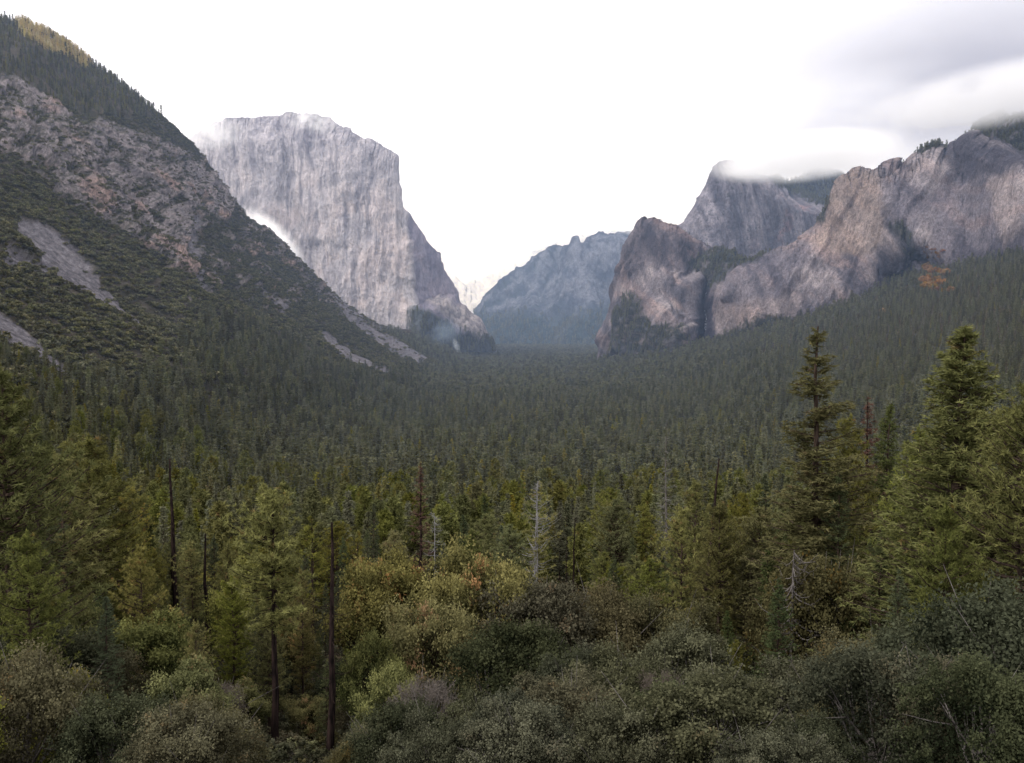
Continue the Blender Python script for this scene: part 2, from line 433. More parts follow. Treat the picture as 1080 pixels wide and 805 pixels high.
RELIEFS = {}
def relief(name, sky, bot, depth, nu, nv, disp, color, mat, jag=1.5, jf=.08, back=(60, .5), nback=10, round_=12, label=None, cat=None, seed=1.0):
    """a mountain face: a sheet of points on real depth, then relief along its normals, and a back that falls away behind the crest"""
    sky = np.array(sky, float); bot = np.array(bot, float)
    px = np.linspace(sky[0, 0], sky[-1, 0], nu)
    top = np.interp(px, sky[:, 0], sky[:, 1]) + jag * (ridged(px * jf, seed, .5, 4, .6) - .1) + jag * .5 * fbm(px * jf * 5, seed, 2.5, 3)
    low = np.interp(px, bot[:, 0], bot[:, 1])
    v = np.linspace(0, 1, nv)[:, None]
    PX = np.broadcast_to(px, (nv, nu)).copy(); PY = top + (low - top) * v
    D = depth(PX, PY)
    D = D * (1 + .035 * np.exp(-(PY - top) / round_))
    X, Y, Z = ray_pt(PX, PY, D)
    P = np.stack([X, Y, Z], -1)
    gu = np.gradient(P, axis=1); gv = np.gradient(P, axis=0)
    Nn = np.cross(gu, gv); Nn /= np.linalg.norm(Nn, axis=-1)[..., None] + 1e-9
    flip = np.sign((Nn * (np.array([0, 0, HC]) - P)).sum(-1))[..., None]; Nn = Nn * np.where(flip == 0, 1, flip)
    d, extra = disp(X, Y, Z, PX, PY)
    edge = sstep(0, 5, PY - top)
    P = P + Nn * (d * (.35 + .65 * edge))[..., None]
    gu = np.gradient(P, axis=1); gv = np.gradient(P, axis=0)
    N2 = np.cross(gu, gv); area = np.linalg.norm(N2, axis=-1); N2 = N2 / (area[..., None] + 1e-9)
    N2 = N2 * np.sign((N2 * Nn).sum(-1))[..., None]
    col = color(P[..., 0], P[..., 1], P[..., 2], PX, PY, N2, d)
    RELIEFS[name] = dict(P=P, PX=PX, PY=PY, N=N2, area=area, top=top)
    rows = [P]; cols = [col]
    bk = []; bc = []
    for k in range(1, nback + 1):
        s = k / nback
        Q = P[0].copy(); o = back[0] * (s + 5 * s * s)
        dirx = P[0, :, 0] / P[0, :, 1]
        Q[:, 1] += o; Q[:, 0] += o * dirx; Q[:, 2] -= back[1] * o * (.35 + s)
        Q[:, 2] += fbm(Q[:, 0] / 50, Q[:, 1] / 50, .4, 3) * 4
        bk.append(Q); bc.append(col[0])
    A = np.concatenate([np.array(bk)[::-1], P]); Cc = np.concatenate([np.array(bc)[::-1], col])
    me = make_mesh(name, A.reshape(-1, 3), grid_faces(A.shape[0], nu), mat, smooth=True, col=Cc.reshape(-1, 3))
    return link(name, me, label=label, cat=cat, kind='structure')

def lerp(a, b, t): return np.asarray(a) * (1 - t[..., None]) + np.asarray(b) * t[..., None]

# ---- valley floor and the hillside under the lookout
ys = np.concatenate([np.linspace(-150, 20, 18), np.geomspace(24, 16000, 430)])
ss = np.linspace(-1, 1, 361)
GY = np.broadcast_to(ys[:, None], (len(ys), len(ss)))
GX = ss[None, :] * (GY.clip(0) * .95 + 220)
GZ = ground(GX, GY)
floor_m, nt, ns, lk = new_mat('forest_litter')
f, r = noise_fac(nt, .05, 5, (1, 1, 1)); f2, r2 = noise_fac(nt, .9, 4)
c = mixc(nt, mixc(nt, (.020, .022, .012), (.045, .035, .022), f), (.06, .045, .03), f2)
d = N(nt, 'ShaderNodeBsdfDiffuse'); lk.new(c, d.inputs['Color'])
lk.new(d.outputs[0], N(nt, 'ShaderNodeOutputMaterial').inputs['Surface'])
link('valley_floor', make_mesh('valley_floor', np.stack([GX, GY, GZ], -1).reshape(-1, 3), grid_faces(*GX.shape), floor_m, smooth=True),
     label='broad valley floor and hillside of dark forest litter', kind='structure')

# ---- left mountainside with rock face, talus fans and brush
lsky = [(-140, -60), (-60, -8), (0, 19), (25, 24), (50, 34), (75, 52), (95, 68), (120, 85), (150, 108), (180, 132), (205, 156), (225, 182), (240, 206), (262, 232), (285, 250), (300, 264), (322, 287), (345, 306), (372, 326), (400, 345), (425, 359), (450, 373), (475, 386), (500, 402)]
lbot = [(-140, 640), (0, 610), (100, 560), (200, 500), (300, 455), (400, 425), (500, 412)]
Dpl = lambda px, py: 300 / (.7 * (540 - px) / F - (345 - py) / F)
cp = [(-140, -60, 1900), (0, 19, 2050), (50, 34, 2100), (95, 68, 2150), (150, 108, 2250), (205, 156, 2350), (240, 206, 2470), (300, 264, 2700), (345, 306, 2880), (400, 345, 3020), (450, 373, 3150), (500, 402, 3250),
      (-140, 60, 1400), (0, 80, 1600), (60, 110, 1680), (110, 125, 1760), (150, 150, 1880), (200, 205, 2020), (240, 250, 2120)]
for (a_, b_) in [(-140, 200), (0, 215), (100, 245), (160, 275), (215, 300), (260, 300), (300, 320), (350, 345), (400, 372), (450, 388), (-140, 350), (0, 330), (100, 345), (200, 370), (300, 390), (400, 405), (500, 410), (-140, 500), (0, 450), (100, 450), (200, 450), (300, 440), (-140, 640), (0, 610), (100, 560), (200, 500)]:
    cp.append((a_, b_, float(Dpl(a_, b_))))
ldepth = rbf_fit(cp)
TAL = [[(18, 238), (34, 236), (70, 262), (110, 300), (140, 326), (158, 345), (140, 343), (100, 320), (60, 300), (25, 275)],
       [(-140, 290), (-40, 322), (0, 334), (28, 350), (55, 378), (78, 396), (60, 398), (28, 378), (0, 362), (-140, 330)],
       [(30, 285), (48, 282), (100, 318), (158, 352), (152, 356), (100, 330), (60, 312)],
       [(330, 352), (346, 352), (385, 378), (432, 402), (420, 404), (370, 384)],
       [(340, 306), (352, 310), (400, 350), (455, 380), (440, 384), (395, 362), (360, 338)],
       [(192, 232), (202, 234), (206, 262), (213, 300), (212, 318), (205, 312), (200, 272)],
       [(274, 310), (286, 314), (304, 332), (296, 332)], [(-5, 272), (10, 276), (50, 296), (45, 302), (0, 285)]]
CLIFF = [(-150, 60), (-40, 78), (0, 84), (30, 98), (60, 112), (88, 132), (110, 128), (140, 142), (165, 150), (195, 165), (225, 185), (245, 215), (238, 232), (212, 240), (196, 262), (205, 300), (175, 292), (140, 268), (110, 246), (80, 228), (58, 215), (40, 190), (0, 165), (-150, 130)]
CREST = [(205, 156), (225, 180), (240, 205), (300, 264), (345, 306), (400, 345), (450, 373), (440, 380), (395, 352), (340, 318), (290, 276), (240, 240), (205, 190)]
def lmask(PX, PY):
    wx = PX + 5 * fbm(PX / 14, PY / 14, 1.1, 3); wy = PY + 5 * fbm(PX / 14, PY / 14, 7.7, 3)
    tal = np.zeros(PX.shape)
    for p in TAL: tal = np.maximum(tal, poly_mask(wx, wy, p, 1.6))
    cl = poly_mask(wx, wy, CLIFF, 4)
    cr = poly_mask(wx, wy, CREST, 5) * sstep(-.15, .25, fbm(PX / 16, PY / 12, 3.3, 4))
    cr = np.maximum(cr, poly_mask(wx, wy, [(150, 150), (250, 215), (345, 310), (400, 352), (330, 345), (260, 320), (190, 325), (160, 250), (120, 180)], 12) * sstep(.0, .28, fbm(PX / 13, PY / 9, 13.3, 4)) * .9)
    brush = sstep(.0, .32, fbm(PX / 22, PY / 15, 9.1, 4) + .06)
    brush = brush * (.4 + .6 * sstep(0, .3, fbm(PX / 5, PY / 4, 2.2, 3) + .2))
    cl = np.clip(cl * (1 - .85 * brush) , 0, 1)
    return tal, np.maximum(cl, cr * .8)
def ldisp(X, Y, Z, PX, PY):
    tal, cl = lmask(PX, PY)
    U = X * .8 - Y * .3
    g = fbm(X / 260, Y / 260, Z / 260, 3) * 26 + ridged(Y / 150 + Z / 400, U / 900, .5, 3) * 14
    s = ridged(X / 60, Y / 60, Z / 40, 5, .6) * 15 + fbm(X / 400, Y / 400, Z / 14, 3) * 6
    st = np.abs(((Z + .25 * Y + 18 * fbm(X / 70, Y / 70, Z / 70, 2)) / 22) % 1 - .5) * 9
    fade = 1 - sstep(380, 480, PY)
    return g * (.25 + .75 * fade) * (1 - .5 * tal) + cl * (s + st) + (1 - cl) * (1 - tal) * fbm(X / 18, Y / 18, Z / 18, 3) * 2.5, None
def lcolor(X, Y, Z, PX, PY, Nn, d):
    tal, cl = lmask(PX, PY)
    n1 = fbm(X / 45, Y / 45, Z / 30, 5, .6); n2 = fbm(X / 9, Y / 9, Z / 6, 4, .65); n3 = fbm(X / 120, Y / 120, Z / 60, 3)
    rock = lerp((.185, .165, .165), (.46, .40, .385), sstep(-.4, .4, n1 * .7 + n2 * .8))
    rust = sstep(.12, .38, n3 + .35 * n1 + .10 * sstep(200, 240, PY))
    rock = lerp(rock, rock * 1.05 * np.array([1.15, .97, .86]), rust)
    dark = sstep(.12, .4, -n2 - .3 * n1)
    rock = lerp(rock, np.array([.065, .055, .055]), dark * .8)
    flat = sstep(.45, .75, Nn[..., 2]); rock = lerp(rock, np.array([.05, .052, .03]), flat * .7)
    soil = lerp((.062, .058, .04), (.125, .108, .08), sstep(-.3, .3, n1))
    talc = lerp((.125, .115, .12), (.28, .26, .27), sstep(-.4, .4, n2 + .3 * n1))
    c = lerp(soil, rock, cl)
    return lerp(c, talc, tal)
m_left = rock_mat('weathered_granite', .16, (1, 1, 1.6), .28, 2.5)
relief('left_mountainside', lsky, lbot, ldepth, 760, 640, ldisp, lcolor, m_left, jag=2.5, jf=.09, back=(60, .55), round_=8,
       label='steep rocky mountainside with talus fans and brush rising on the left', seed=3.1)

# ---- the great granite monolith
nose = [(100, 418), (163, 418), (200, 421), (235, 428), (300, 434), (358, 443), (400, 446)]
esky = [(170, 190), (195, 152), (212, 138), (228, 130), (245, 127), (268, 126), (290, 122), (312, 121), (330, 122), (345, 127), (362, 136), (385, 148), (405, 156), (418, 163), (419.5, 185), (423, 217), (432, 226), (441, 240), (448, 252), (456, 263), (463, 275), (470, 290), (477, 303), (485, 318), (493, 327), (500, 334), (508, 343), (514, 354), (520, 362)]
ebot = [(170, 380), (300, 380), (443, 372), (520, 372)]
def edepth(PX, PY):
    nx = np.interp(PY, [q[0] for q in nose], [q[1] for q in nose])
    D = 4050 + .55 * np.maximum(0, nx - PX) + 7.0 * np.maximum(0, PX - nx) ** .92 - .4 * (PY - 120)
    bt = poly_mask(PX, PY, [(438, 330), (455, 322), (475, 318), (490, 322), (520, 352), (520, 380), (440, 380)], 7)
    D = D - bt * (120 + 2.2 * np.maximum(0, PX - nx))
    D = D + 90 * np.exp(-((PX - 300 - (PY - 120) * .08) / 14) ** 2) * sstep(340, 150, PY) * .5
    return D
def edisp(X, Y, Z, PX, PY):
    wq = X + 40 * fbm(X / 200, 6.6, Z / 260, 3)
    g = fbm(wq / 240, .4, Z / 700, 3) * 55 + ridged(wq / 95, .2, Z / 520, 4, .55) * 22 + ridged(wq / 34, .7, Z / 110, 4, .6) * 8 * (1 + fbm(X / 100, 1, Z / 100, 2))
    g = g + fbm(X / 60, Y / 60, Z / 60, 4, .6) * 9
    sh = (1 - sstep(.02, .35, fbm(X / 150 + 5, 1.2, Z / 200, 3))) * 14
    return g + sh, None
def ecolor(X, Y, Z, PX, PY, Nn, d):
    X = X + 30 * fbm(X / 150, 6.6, Z / 200, 3); s1 = fbm(X / 34, .3, Z / 300, 5, .62); s2 = fbm(X / 11, .9, Z / 110, 4, .6); n = fbm(X / 130, Y / 130, Z / 150, 5, .6); n2 = fbm(X / 16, Y / 16, Z / 24, 4, .65)
    t = sstep(-.4, .4, s1 * .6 + s2 * .4 + n * .6)
    c = lerp((.36, .34, .375), (.66, .625, .645), t)
    pink = sstep(-.1, .3, n + .25 * s1) * sstep(130, 250, PY)
    c = lerp(c, c * np.array([1.04, .985, .955]), pink)
    streak = sstep(.14, .34, -s1 + .2 * s2) * sstep(420, 150, PY)
    c = lerp(c, np.array([.20, .185, .215]), streak * .65)
    c = lerp(c, c * np.array([.70, .70, .76]), sstep(200, 130, PY) * sstep(-.2, .3, n2 + .1) * .8)
    crk = sstep(.22, .42, n2); c = lerp(c, c * .68, crk)
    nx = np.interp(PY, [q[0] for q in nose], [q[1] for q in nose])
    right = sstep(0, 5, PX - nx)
    c = lerp(c, c * np.array([.52, .51, .60]), right)  # shade on the face right of the nose put into the colour
    apron = poly_mask(PX + 4 * n2, PY + 4 * s2, [(436, 326), (452, 330), (470, 340), (480, 352), (498, 350), (520, 356), (520, 380), (438, 380)], 3)
    c = lerp(c, np.array([.050, .062, .055]), apron * .9)
    butt = poly_mask(PX + 4 * n2, PY, [(448, 318), (470, 318), (490, 325), (514, 354), (505, 360), (480, 345)], 3)
    c = lerp(c, lerp((.22, .2, .21), (.46, .42, .42), sstep(-.3, .3, n2)), butt * .85)
    return c
m_cap = rock_mat('pale_granite', .022, (1, 1, .2), .14, 12)
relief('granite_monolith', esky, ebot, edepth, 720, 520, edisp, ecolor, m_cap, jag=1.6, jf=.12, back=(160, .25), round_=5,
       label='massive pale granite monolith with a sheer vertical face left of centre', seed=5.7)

# ---- distant blue mountain with spires
fsky = [(485, 352), (495, 338), (502, 325), (520, 306), (532, 296), (545, 286), (556, 276), (565, 270), (578, 263), (590, 258), (602, 258), (605, 250), (608.5, 249), (612, 257), (616, 256), (619, 250), (626, 247), (631, 244), (636, 243), (642, 245), (655, 246), (672, 246), (700, 250), (740, 262)]
fbot = [(485, 385), (740, 385)]
fcp = [(485, 350, 7800), (560, 275, 8200), (608, 250, 7000), (635, 244, 7100), (700, 250, 7000), (600, 300, 7050), (520, 330, 7500), (485, 385, 7000), (560, 385, 6500), (640, 385, 6200), (740, 385, 6000), (570, 330, 7000), (640, 310, 6900), (660, 340, 6500)]
fdepth = rbf_fit(fcp)
def fdisp(X, Y, Z, PX, PY):
    return fbm(X / 600, Y / 600, Z / 900, 3) * 170 + ridged(X / 190 + Z / 900, .3, Z / 700, 5, .55) * 75 + fbm(X / 70, Y / 70, Z / 70, 4, .6) * 22, None
def fcolor(X, Y, Z, PX, PY, Nn, d):
    n1 = fbm(X / 160, Y / 160, Z / 260, 5, .6); n2 = fbm(X / 40, Y / 40, Z / 70, 4, .65)
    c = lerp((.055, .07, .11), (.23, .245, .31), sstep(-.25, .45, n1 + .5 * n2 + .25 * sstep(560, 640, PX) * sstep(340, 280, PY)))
    veg = sstep(320, 345, PY + 14 * n1) * .9 + sstep(.0, .3, n2 - n1) * .5 * sstep(620, 560, PX)
    c = lerp(c, np.array([.035, .06, .06]), np.clip(veg, 0, 1))
    fan = poly_mask(PX, PY, [(560, 385), (590, 345), (606, 330), (611, 332), (600, 350), (580, 385)], 2)
    return lerp(c, np.array([.25, .26, .27]), fan * .35)
m_far = rock_mat('distant_granite', .012, (1, 1, .4), .22, 40)
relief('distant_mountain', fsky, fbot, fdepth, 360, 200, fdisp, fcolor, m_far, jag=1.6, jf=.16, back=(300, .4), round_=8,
       label='hazy blue mountain with twin rock spires at the head of the valley', seed=8.2)
psky = [(420, 272), (455, 282), (475, 290), (490, 301), (505, 296), (528, 287), (545, 279), (565, 266), (600, 252), (680, 240)]
def pcolor(X, Y, Z, PX, PY, Nn, d):
    n = ridged(X / 300 + Z / 300, Y / 500, Z / 500, 4, .6)
    return lerp((.62, .64, .68), (.9, .9, .92), sstep(-.3, .5, n))
relief('snowy_mountain', psky, [(420, 372), (680, 372)], lambda a, b: 12500 - 4 * (b - 250) + 0 * a, 200, 90, lambda X, Y, Z, a, b: (ridged(X / 400 + Z / 500, Y / 900, Z / 800, 4, .6) * 150, None), pcolor,
       rock_mat('snow_dusted_rock', .006, (1, 1, .6), .08, 40), jag=2.5, jf=.12, back=(300, .4), label='pale snow dusted peak fading into cloud beyond the valley', seed=2.9)

# ---- right hand cliffs: the back dome, then the long front wall
bsky = [(690, 275), (712, 242), (720, 234), (735, 214), (744, 196), (752, 182), (760, 173), (768, 170), (780, 175), (800, 186), (830, 190), (850, 184), (870, 182), (882, 183), (893, 189), (905, 196), (930, 215), (970, 240)]
def bdepth(PX, PY):
    return 3700 + 1.2 * np.maximum(0, PX - 770) - .8 * (PY - 170) + 3 * np.maximum(0, 752 - PX) + 500 * poly_mask(PX, PY, [(800, 170), (960, 170), (960, 260), (880, 215), (830, 208)], 12)
def bdisp(X, Y, Z, PX, PY):
    return fbm(X / 260, .4, Z / 400, 3) * 45 + ridged(X / 90 + Z / 500, .2, Z / 420, 5, .58) * 26 + fbm(X / 45, Y / 45, Z / 45, 4, .6) * 10, None
def bcolor(X, Y, Z, PX, PY, Nn, d):
    s1 = fbm(X / 38 + Z / 160, .3, Z / 240, 5, .62); n = fbm(X / 120, Y / 120, Z / 120, 4); n2 = fbm(X / 14, Y / 14, Z / 20, 4, .65)
    c = lerp((.105, .098, .112), (.37, .34, .355), sstep(-.35, .45, s1 * .8 + n * .4 + n2 * .3))
    c = lerp(c, c * np.array([1.2, .92, .85]), sstep(.1, .3, n) * sstep(780, 830, PX) * sstep(200, 220, PY))
    veg = poly_mask(PX + 6 * n2, PY + 5 * n, [(798, 184), (830, 186), (870, 178), (900, 180), (970, 235), (930, 240), (886, 214), (870, 218), (840, 206), (815, 200)], 4)
    veg = np.maximum(veg, sstep(.18, .34, n2 + .4 * n - .05) * .8)
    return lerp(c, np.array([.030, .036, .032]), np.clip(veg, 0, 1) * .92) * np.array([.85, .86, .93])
m_right = rock_mat('streaked_granite', .035, (1, 1, .3), .30, 6)
relief('rock_dome', bsky, [(690, 330), (970, 330)], bdepth, 480, 280, bdisp, bcolor, m_right, jag=1.6, jf=.12, back=(130, .3), round_=6,
       label='grey granite dome wrapped in cloud behind the long right cliff', seed=6.4)

csky = [(634, 384), (637, 366), (640, 345), (645, 320), (650, 302), (657, 288), (664, 277), (670, 262), (676, 246), (681, 237), (690, 235), (702, 237), (718, 241), (735, 252), (750, 261), (766, 270), (782, 278), (796, 274), (820, 263), (845, 251), (864, 236), (874, 222), (884, 206), (892, 193), (900, 186), (912, 180), (925, 181), (938, 182), (952, 177), (962, 171), (975, 165), (985, 160), (998, 161), (1008, 155), (1020, 149), (1032, 141), (1044, 137), (1060, 133), (1080, 131), (1130, 122), (1200, 100)]
cbot = [(634, 400), (700, 402), (760, 400), (800, 382), (850, 362), (900, 342), (940, 325), (1000, 310), (1080, 325), (1200, 345)]
DB = [(634, 3350), (650, 3150), (700, 2750), (740, 2600), (760, 2480), (800, 2330), (850, 2260), (900, 2190), (960, 2110), (1020, 1980), (1080, 1720), (1200, 1450)]
def cdepth(PX, PY):
    low = np.interp(PX, *np.array(cbot).T); D = np.interp(PX, *np.array(DB).T)
    D = D + np.clip(low - PY, 0, 400) * 1.3
    D = D + 190 * np.exp(-((PX - 744 + (PY - 330) * .05) / 11) ** 2) * sstep(285, 305, PY)             # waterfall alcove
    led = poly_mask(PX, PY, [(725, 262), (745, 250), (800, 265), (812, 272), (790, 285), (770, 300), (748, 304), (722, 290)], 16)
    D = D + 130 * led
    D = D - 80 * poly_mask(PX, PY, [(652, 330), (690, 318), (715, 345), (735, 380), (700, 400), (640, 400)], 12)
    D = D + 90 * poly_mask(PX, PY, [(925, 290), (955, 262), (985, 262), (1000, 290), (1000, 320), (900, 345)], 12)
    D = D + 180 * poly_mask(PX, PY, [(1000, 130), (1200, 60), (1200, 175), (1080, 172), (1040, 160)], 10)
    return D
def cdisp(X, Y, Z, PX, PY):
    U = X - .35 * Y
    g = fbm(U / 200, .4, Z / 420, 3) * 42 + ridged(U / 95 - Z / 300, .2, Z / 420, 4, .55) * 22 + ridged(U / 34 - Z / 120, .6, Z / 150, 5, .7) * 8 + ridged(X / 40, Y / 40, Z / 80, 4, .6) * 4 + sstep(.0, .12, fbm(U / 90 - Z / 200, 4.4, Z / 240, 3)) * 16
    return g, None
def cmask_veg(PX, PY):
    n = fbm(PX / 16, PY / 13, 4.4, 4); n2 = fbm(PX / 5, PY / 4, 8.4, 3)
    wx, wy = PX + 7 * n, PY + 6 * n2
    v = np.zeros(PX.shape)
    for p in [[(722, 275), (745, 268), (760, 262), (800, 262), (818, 268), (795, 284), (772, 300), (752, 306), (735, 296)],
              [(652, 345), (668, 318), (685, 322), (692, 340), (712, 352), (725, 372), (700, 400), (640, 400)],
              [(700, 345), (716, 352), (716, 400), (690, 400)], [(900, 320), (930, 298), (945, 262), (958, 258), (970, 285), (1010, 300), (1010, 345), (880, 345)],
              [(1020, 152), (1044, 138), (1200, 90), (1200, 170), (1085, 168), (1050, 163)], [(738, 385), (770, 350), (820, 335), (860, 342), (860, 400), (738, 400)],
              [(860, 235), (880, 215), (886, 215), (870, 240)], [(960, 168), (1000, 162), (985, 174)], [(955, 240), (990, 270), (975, 275), (945, 250)]]:
        v = np.maximum(v, poly_mask(wx, wy, p, 4))
    return np.clip(v * (.55 + .6 * sstep(-.3, .2, n2)), 0, 1)
def ccolor(X, Y, Z, PX, PY, Nn, d):
    s1 = fbm(X / 42 + Z / 320, .3, Z / 260, 5, .6); n = fbm(X / 150 + 3, Y / 150, Z / 130, 4, .6); n2 = fbm(X / 12, Y / 12, Z / 18, 4, .65); n3 = fbm(X / 80 + Z / 130, .8, Z / 200, 4, .6)
    c = lerp((.11, .102, .112), (.36, .32, .315), sstep(-.4, .5, s1 * .65 + n * .8 + n2 * .35))
    tan = sstep(.02, .3, n3 + .3 * n + .14 * np.exp(-((PX - 905) / 30) ** 2) + .10 * np.exp(-((PX - 770) / 60) ** 2 - ((PY - 320) / 30) ** 2) - .1 * sstep(1000, 1060, PX))
    c = lerp(c, c * np.array([1.13, .99, .89]) * 1.12, tan)
    pale = sstep(.2, .42, n + .3 * s1); c = lerp(c, np.array([.46, .41, .385]), pale * .6)
    dk = sstep(.08, .32, -s1 - .4 * n3 + .06); c = lerp(c, np.array([.105, .098, .112]), dk * .75)
    crk = sstep(.15, .40, n2); c = lerp(c, c * .6, crk)
    for pg, cc_, am in [([(888, 186), (925, 182), (935, 215), (938, 262), (915, 275), (880, 268), (862, 262), (880, 225)], (.42, .33, .25), .5), ([(946, 200), (985, 190), (1000, 215), (965, 262), (945, 250)], (.12, .112, .13), .55),
                        ([(968, 172), (1000, 168), (1008, 188), (990, 212), (965, 200)], (.47, .42, .40), .5), ([(1000, 190), (1040, 175), (1060, 215), (1050, 280), (1010, 285), (990, 260)], (.14, .13, .15), .5), ([(1050, 190), (1078, 185), (1082, 240), (1062, 262)], (.45, .38, .34), .5),
                        ([(765, 290), (812, 268), (862, 262), (840, 300), (800, 330), (770, 325)], (.19, .175, .195), .5), ([(756, 325), (800, 318), (850, 312), (835, 340), (790, 352), (758, 365)], (.43, .36, .32), .45)]:
        c = lerp(c, lerp(np.array(cc_) * .75, np.array(cc_) * 1.15, sstep(-.35, .35, s1 + .4 * n2)), poly_mask(PX + 9 * n3 + 3 * n2, PY + 8 * n, pg, 6) * am)
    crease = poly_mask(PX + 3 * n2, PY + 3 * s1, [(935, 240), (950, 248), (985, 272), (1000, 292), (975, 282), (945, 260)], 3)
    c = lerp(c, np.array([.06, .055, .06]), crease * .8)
    alc = np.exp(-((PX - 744 + 3 * n2) / 14) ** 4) * sstep(298, 312, PY + 4 * n)  # alcove shade put into the rock colour
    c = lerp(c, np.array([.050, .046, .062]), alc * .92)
    alc_shade = poly_mask(PX + 4 * n2 + 3 * s1, PY + 3 * n, [(731, 312), (740, 303), (752, 305), (757, 318), (759, 345), (766, 372), (728, 376), (726, 350)], 2.5)  # wider outline of the recess, its shade painted into the colour
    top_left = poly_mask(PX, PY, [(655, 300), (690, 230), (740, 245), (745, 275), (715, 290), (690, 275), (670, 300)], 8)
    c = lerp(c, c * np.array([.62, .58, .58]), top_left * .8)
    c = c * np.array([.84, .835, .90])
    c = lerp(c, np.array([.040, .036, .050]) * (1 + .8 * sstep(0, .4, s1))[..., None], alc_shade * .95)
    c = lerp(c, np.array([.036, .042, .032]), cmask_veg(PX, PY) * .93)
    return c
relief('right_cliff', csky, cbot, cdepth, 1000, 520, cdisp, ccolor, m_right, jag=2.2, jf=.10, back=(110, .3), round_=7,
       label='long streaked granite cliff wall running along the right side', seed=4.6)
# the waterfall in its alcove
rr_ = RELIEFS['right_cliff']; jc = int(np.argmin(np.abs(rr_['PX'][0] - 744)))
rows_ = np.nonzero((rr_['PY'][:, jc] > 309) & (rr_['PY'][:, jc] < 374))[0]
V = []; rsw = np.random.RandomState(3); rows_ = rows_[::3]
ymin = np.array([rr_['P'][i_, jc - 8:jc + 9, 1].min() for i_ in rows_]); ymin = np.minimum.accumulate(ymin[::1])
for i_, i in enumerate(rows_):
    t = i_ / len(rows_); wd = 2.2 + 4 * t + rsw.rand() * 1.2; cx = rr_['P'][i, jc, 0]
    for q in (-1, -.4, .3, 1): V.append((cx + q * wd, ymin[i_] - 14 - 10 * t - 2 * (1 - q * q), rr_['P'][i, jc, 2]))
m, nt, ns, lk = new_mat('falling_water')
fw, rw = noise_fac(nt, .3, 4, (1, 1, .06), .35, .7)
dd = N(nt, 'ShaderNodeBsdfDiffuse'); dd.inputs[0].default_value = (.55, .57, .64, 1)
tt = N(nt, 'ShaderNodeBsdfTransparent'); mx = N(nt, 'ShaderNodeMixShader'); ml = N(nt, 'ShaderNodeMath', operation='MULTIPLY'); ml.inputs[1].default_value = .75
lk.new(fw, ml.inputs[0]); lk.new(ml.outputs[0], mx.inputs[0]); lk.new(tt.outputs[0], mx.inputs[1]); lk.new(dd.outputs[0], mx.inputs[2])
lk.new(mx.outputs[0], N(nt, 'ShaderNodeOutputMaterial').inputs['Surface'])
link('waterfall', make_mesh('waterfall', V, grid_faces(len(rows_), 4), m, smooth=True), label='thin veil of water falling down the dark alcove in the right cliff', cat='waterfall', kind='structure')
print('terrain', round(time.time() - T0, 1))
# thin blue air that fills the valley
m, nt, ns, lk = new_mat('valley_haze')
vs = N(nt, 'ShaderNodeVolumeScatter'); vs.inputs['Color'].default_value = (.48, .66, 1.0, 1); vs.inputs['Density'].default_value = HAZE; vs.inputs['Anisotropy'].default_value = 0.0
lk.new(vs.outputs[0], N(nt, 'ShaderNodeOutputMaterial').inputs['Volume'])
x0, x1, y0, y1, z0, z1 = -9000, 9000, 450, 15000, -250, 1700
V = [(x, y, z) for x in (x0, x1) for y in (y0, y1) for z in (z0, z1)]
Fq = [(0, 1, 3, 2), (4, 6, 7, 5), (0, 4, 5, 1), (2, 3, 7, 6), (0, 2, 6, 4), (1, 5, 7, 3)]
link('haze', make_mesh('haze', V, Fq, m), label='thin blue air haze filling the valley towards the far mountains', kind='stuff')
# ================================================================== TREES
rng = np.random.RandomState(11)
def bvh_of(name):
    P = RELIEFS[name]['P']; nr, nc = P.shape[:2]
    s = 2
    Q = P[::s, ::s]; f = grid_faces(Q.shape[0], Q.shape[1])
    return BVHTree.FromPolygons([tuple(v) for v in Q.reshape(-1, 3)], f.tolist())
BL = bvh_of('left_mountainside')
def surf_z(x, y):
    z = float(ground(x, y))
    if x < -120:
        h = BL.ray_cast(Vector((x, y, 3000)), Vector((0, 0, -1)))
        if h[0] is not None and h[0].z > z: return h[0].z, True
    return z, False

# ---- shared shapes: detailed trees near the lookout
def P_(args, cm, wm, **k):
    c, wd = conifer(*args, fine=2, **k); return Proto(c, wd, cm, wm)
FIR = [P_((101,), 'fir', 'bark', r=.16, kind='fir', whorls=54, per=7, tuft=11, leaf=0.0152, bare=.10, trunk_r=.010),
       P_((102,), 'fir', 'bark', r=.13, kind='fir', whorls=50, per=7, tuft=10, leaf=0.0152, bare=.16, trunk_r=.010, ragged=.4),
       P_((103,), 'fir', 'bark', r=.18, kind='fir', whorls=50, per=7, tuft=11, leaf=0.0165, bare=.06, trunk_r=.011, ragged=.3)]
PINE = [P_((111,), 'pine', 'bark', r=.17, kind='pine', whorls=46, per=7, tuft=13, leaf=0.0201, bare=.14, trunk_r=.011, ragged=.35, droop=.18),
        P_((112,), 'pine', 'bark', r=.15, kind='pine', whorls=40, per=6, tuft=13, leaf=0.0201, bare=.22, trunk_r=.012, ragged=.45, droop=.2),
        P_((113,), 'yellow_pine', 'bark', r=.15, kind='pine', whorls=38, per=6, tuft=12, leaf=0.0201, bare=.2, trunk_r=.011, ragged=.5, droop=.15)]
big_pine = P_((121,), 'pine', 'bark', r=.215, kind='fir', whorls=66, per=9, tuft=19, leaf=0.0152, bare=.10, trunk_r=.010, ragged=.30, droop=.05)
tall_pine = P_((122,), 'pine', 'bark', r=.135, kind='fir', whorls=56, per=8, tuft=19, leaf=0.0140, bare=.24, trunk_r=.013, ragged=.55, topsparse=.62, droop=.25)
